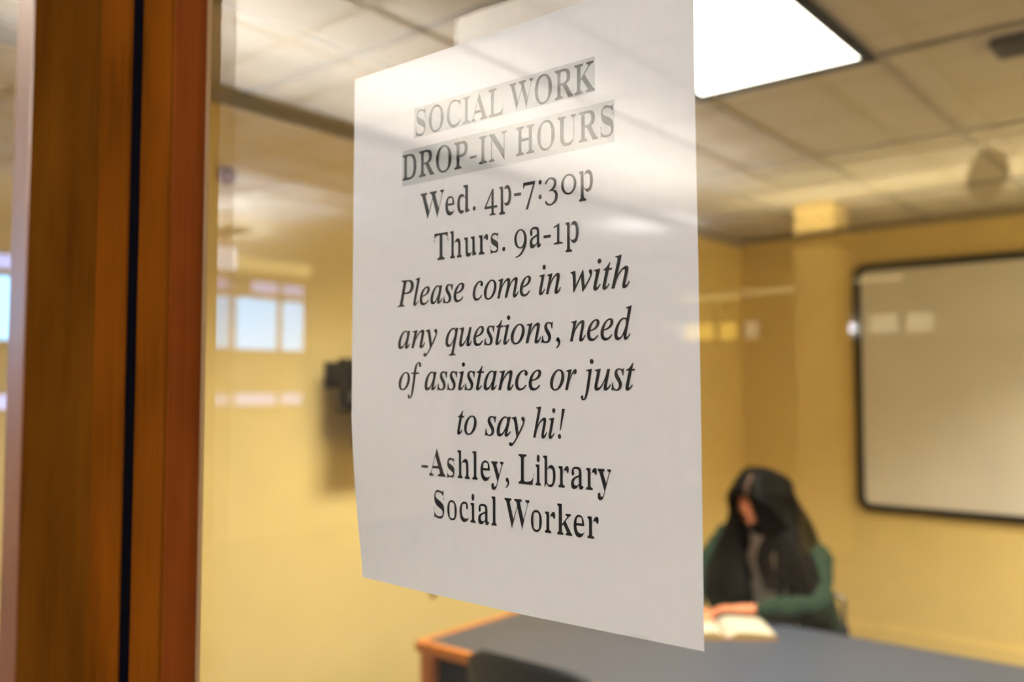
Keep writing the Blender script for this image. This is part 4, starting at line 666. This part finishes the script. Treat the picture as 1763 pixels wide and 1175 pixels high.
def lock(s, a, k):
    # a: 0 front .. 1 back
    ru = random.uniform
    y0 = -.070 + .15 * a; zt = .120 * math.sqrt(max(.05, 1 - (y0 / .10) ** 2)) + .012
    zt = max(zt, .075)
    pts = [HEAD @ Vector((s * ru(.000, .006), y0, zt)), HEAD @ Vector((s * (.040 + ru(-.004, .006)), y0 * 1.05 - .004, zt * .86 + .004)),
           HEAD @ Vector((s * (.078 + ru(-.006, .006)), y0 * 1.0, .045 + ru(-.01, .01))), HEAD @ Vector((s * (.092 + ru(-.008, .006)), y0 * .85, -.03))]
    bot = pts[-1]; f = 1 - a
    if s > 0: tx = -1.328 + ru(0, .155); ty = 3.05 + .11 * a + ru(-.03, .03); tz = .80 + ru(-.015, .05) + .05 * a
    else: tx = -1.478 - ru(0, .145); ty = 3.10 + .13 * a + ru(-.03, .03); tz = .775 + ru(-.02, .05) + .05 * a
    if a > .55: tx = -1.42 + s * ru(.05, .185); ty = 3.20 + ru(0, .12); tz = .82 + ru(0, .05)
    for q in (.30, .62, 1.0):
        e = q ** .8
        p = bot.lerp(Vector((tx, ty, tz)), q); p.x += s * .014 * math.sin(q * math.pi) * (1 if s > 0 else .6) + ru(-.005, .005); p.y += -.025 * math.sin(q * math.pi) * f + ru(-.005, .005)
        pts.append(p)
    P = smoothpath(pts, 3); L = len(P); r0 = ru(.010, .016)
    tube(hair, P, [r0 * (.55 + .6 * math.sin(min(1, i / L * 1.6) * math.pi / 2)) * (1 if i < L - 3 else (L - i) / 3.6) for i in range(L)], 6)
for s in (-1, 1):
    for k in range(105): lock(s, (k + random.random()) / 105, k)
# the lock that sweeps over one side of the face
for k in range(16):
    x = .022 + k * .0040
    P = smoothpath([HEAD @ Vector((.002, -.055, .112)), HEAD @ Vector((x * .8 + .006, -.088, .075)), HEAD @ Vector((.020 + x, -.108 + x * .35, .01)), HEAD @ Vector((.030 + x, -.110 + x * .5, -.06)), Vector((-1.385 + x * .6, 3.015, .95)), Vector((-1.37 + x, 3.03, .84))], 4)
    tube(hair, P, [.008 + .004 * math.sin(i / len(P) * 3.14) for i in range(len(P))], 6)
finish(hair, 'hair', 'hair', wn, True)
# ================================================================== THE HALL OUTSIDE (seen as reflections in the glass)
# the wall with daylight windows has openings where the panes sit
WY = [(-4.46, -3.86), (-5.02, -4.52), (-5.36, -5.08), (-3.78, -3.20), (-3.12, -2.54), (-2.46, -1.88)]
struct(box('wall_west', 'hall_wall', HX0 - .12, HX0, HY, .30, 0, HZ), 'hall wall with the frosted daylight windows, reflected in glass', 'wall')
struct(box('wall_south', 'hall_wall', HX0 - .12, HX1 + .12, HY - .12, HY, 0, HZ), 'far wall of the hall, reflected in glass', 'wall')
struct(box('wall_east', 'hall_wall', HX1, HX1 + .12, HY, .30, 0, HZ), 'right wall of the hall', 'wall')
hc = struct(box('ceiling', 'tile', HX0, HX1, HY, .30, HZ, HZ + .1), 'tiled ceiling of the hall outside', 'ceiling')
bm = bmesh.new()
x = HX0 + .61
while x < HX1: bx(bm, x - .014, x + .014, HY, .30, HZ - .012, HZ); x += .61
y = .30 - .52
while y > HY: bx(bm, HX0, HX1, y - .014, y + .014, HZ - .0125, HZ); y -= .61
o = finish(bm, 'ceiling_grid', 'tee', hc); o['kind'] = 'stuff'
w2 = bpy.data.objects.new('window_2', None); COL.objects.link(w2); struct(w2, 'bright frosted daylight windows of the hall mirrored left of the notice', 'window')
for i, (a, b) in enumerate(WY):
    box('window_pane', 'window_pane', HX0 + .002, HX0 + .012, a, b, 1.96, 2.49, w2)
    box('window_pane', 'window_dim', HX0 + .002, HX0 + .012, a, b + (0 if i != 1 else -.0), 1.38, 1.50, w2)
for a, b in ((-4.44, -3.88), (-5.36, -4.72), (-3.78, -1.88)): box('window_pane', 'window_dim', HX0 + .002, HX0 + .012, a, b, 2.56, 2.67, w2)
bm = bmesh.new()
for z in (1.34, 1.50, 1.92, 2.49, 2.67): bx(bm, HX0, HX0 + .03, -5.42, -1.82, z, z + .04)
for y in (-5.42, -5.08, -4.52, -3.86, -3.20, -2.54, -1.88): bx(bm, HX0, HX0 + .03, y, y + .05, 1.34, 2.71)
finish(bm, 'window_frame', 'window_frame', w2)
o = box('wall_glow', 'strip_light', HX0 + .01, HX0 + .10, -5.40, -4.52, 2.78, 2.90); tag(o, 'pale glowing strip standing for lit wall above the mirrored daylight windows', 'light')  # glowing blocks put in for the lit wall above the windows
o = box('wall_glow', 'globe', HX0 + .01, HX0 + .10, -4.46, -4.05, 2.76, 2.98); tag(o, 'brighter white glowing block standing for lit wall above the mirrored windows', 'light')
o.data.materials[0] = emis('white_block', (.9, .92, 1.0), 5)
# column and its sconce
cl = thing('column', 'square yellow column with lit top, mirrored above the whiteboard', 'column', (-3.185, -7.88, 0))
box('column_shaft', 'column', -.19, .19, -.20, .20, 0, HZ - .012, cl, .01)
box('column_collar', 'fixture', -.23, .23, -.23, .23, 2.94, 2.985, cl)
box('collar_lamp', 'hall_lens', -.215, .215, .202, .226, 2.985, 2.99, cl)
# uplights hung under the hall ceiling
def uplight(name, label, x0, x1, y0, y1, wtt, colr, zz=2.93):
    t = thing(name, label, 'light', ((x0 + x1) / 2, (y0 + y1) / 2, zz)); dx, dy = (x1 - x0) / 2, (y1 - y0) / 2
    box('light_housing', 'fixture', -dx, dx, -dy, dy, 0, .03, t)
    for sx in (-1, 1):
        bm = bmesh.new(); px = sx * (dx - .05) if dx > dy else 0; py = sx * (dy - .05) if dy > dx else 0
        tube(bm, [(px, py, .03), (px, py, HZ - zz - .013)], .004, 6); finish(bm, 'hanger', 'fixture', t)
    L = bpy.data.lights.new(name, 'AREA'); L.shape = 'RECTANGLE'; L.size = x1 - x0; L.size_y = y1 - y0; L.energy = wtt; L.color = colr
    lo = bpy.data.objects.new('light_tube', L); COL.objects.link(lo); lo.parent = t; lo.location = (0, 0, .034); lo.rotation_euler = (math.pi, 0, 0)
uplight('linear_uplight', 'long hanging uplight washing the hall ceiling beside the windows', -3.80, -3.62, -6.2, -1.1, UPLIGHT_W, (1, .96, .90))
uplight('linear_uplight', 'long hanging uplight crossing the hall before the column', -3.5, 1.4, -7.35, -7.17, UPLIGHT_W * .8, (1, .84, .46))
# unseen hall ceiling panels, added to light the notice and wood frame
def hpanel(label, x, y, sx, sy, m='hall_lens'):
    t = thing('hall_fill_light', label, 'ceiling light', (x, y, HZ - .02)); bm = bmesh.new()
    for a in ((-sx, sx, -sy, -sy + .02), (-sx, sx, sy - .02, sy), (-sx, -sx + .02, -sy + .02, sy - .02), (sx - .02, sx, -sy + .02, sy - .02)): bx(bm, *a, -.01, .019)
    finish(bm, 'light_frame', 'tee', t); box('light_lens', m, -sx + .02, sx - .02, -sy + .02, sy - .02, 0, .006, t)
hpanel('unseen ceiling light added above the camera side to light the notice', -.3, -1.1, .61, .305)
hpanel('unseen ceiling light added behind the viewpoint on the right', 1.2, -1.1, .61, .305)
uplight('ceiling_uplight', 'small hanging uplight whose white glow is mirrored beside the wood frame', -7.72, -7.22, -4.2, -3.95, 430, (.84, .90, 1), 3.03)
uplight('ceiling_uplight', 'small hanging uplight whose glow is mirrored on the notice above the italic lines', -5.25, -4.65, -7.7, -7.5, 40, (.9, .93, 1))
# warm lit openings on the far wall
Wm = [(-8.0 + .05, -6.95, 'cream_pane'), (-6.92, -6.42, 'warm_pane'), (-6.33, -6.04, 'warm_pane'), (-5.91, -5.69, 'cream_pane'), (-4.06, -3.68, 'cream_pane'), (-3.58, -3.24, 'cream_pane')]
w3 = bpy.data.objects.new('window_3', None); COL.objects.link(w3); struct(w3, 'row of small warm lit interior windows mirrored beside the whiteboard', 'window')
for a, b, m in Wm:
    box('window_pane', m, a, b, HY + .002, HY + .012, 2.31, 2.57, w3)
    bm = bmesh.new()
    for q in ((a - .03, a, 2.28, 2.60), (b, b + .03, 2.28, 2.60), (a, b, 2.28, 2.31), (a, b, 2.57, 2.60)): bx(bm, q[0], q[1], HY, HY + .03, q[2], q[3])
    finish(bm, 'window_frame', 'shelf_wood', w3)
for i, (a, b, z) in enumerate(((-6.95, -5.97, 2.93), (-5.91, -5.11, 2.97), (-4.25, -3.6, 3.02))):
    t = thing('strip_light', ('first', 'second', 'last')[i] + ' from left of the pale strip lights mirrored between notice and whiteboard', 'light', ((a + b) / 2, HY + .02, z), 0)
    box('light_tube', 'strip_light', -(b - a) / 2, (b - a) / 2, 0, .05, 0, .075, t); box('light_housing', 'fixture', -(b - a) / 2 - .02, (b - a) / 2 + .02, -.018, 0, -.02, .10, t)
bm = bmesh.new(); bmesh.ops.create_uvsphere(bm, u_segments=16, v_segments=12, radius=.07); o = finish(bm, 'globe_lamp', 'globe', None, True); o.location = (-4.29, HY + .10, 2.40)
tag(o, 'small round white lamp mirrored at the whiteboard frame left edge', 'lamp')
# hanging oval speaker, mirrored at the upper right
sk = thing('hanging_speaker', 'dark oval ceiling-hung speaker mirrored at the upper right', 'speaker', (-1.305, -5.85, 2.97))
bm = bmesh.new(); bmesh.ops.create_uvsphere(bm, u_segments=24, v_segments=14, radius=1); bmesh.ops.scale(bm, verts=bm.verts, vec=(.125, .08, .175)); bmesh.ops.rotate(bm, verts=bm.verts, cent=(0, 0, 0), matrix=Matrix.Rotation(R(18), 3, 'Y')); finish(bm, 'speaker_body', 'fixture', sk, True)
bm = bmesh.new(); tube(bm, [(0, 0, .14), (0, 0, HZ - 2.98 - .013)], .006, 6); finish(bm, 'hanger', 'fixture', sk)
# bookcases added in the unseen hall to darken the lower reflections
def bookcase(x, y, wd, dp, ht, label, rz=0):
    t = thing('bookcase', label, 'bookcase', (x, y, 0), rz)
    box('side_panel', 'shelf_wood', -wd / 2, -wd / 2 + .03, -dp / 2, dp / 2, 0, ht, t); box('side_panel', 'shelf_wood', wd / 2 - .03, wd / 2, -dp / 2, dp / 2, 0, ht, t)
    box('top_panel', 'shelf_wood', -wd / 2 + .03, wd / 2 - .03, -dp / 2, dp / 2, ht - .03, ht, t); box('back_panel', 'shelf_wood', -wd / 2 + .03, wd / 2 - .03, -.01, .01, 0, ht - .03, t)
    for k in range(5): box('shelf', 'shelf_wood', -wd / 2 + .03, wd / 2 - .03, .01, dp / 2, .05 + k * (ht - .1) / 5, .075 + k * (ht - .1) / 5, t)
bookcase(-5.2, -6.3, 2.4, .5, 2.1, 'tall dark bookcase added in the hall left of the column')
bookcase(-2.2, -9.6, 3.4, .5, 2.1, 'tall dark bookcase added in the hall beyond the column')
bookcase(-6.6, -9.2, 2.0, .5, 2.1, 'dark bookcase added in the far corner of the hall')
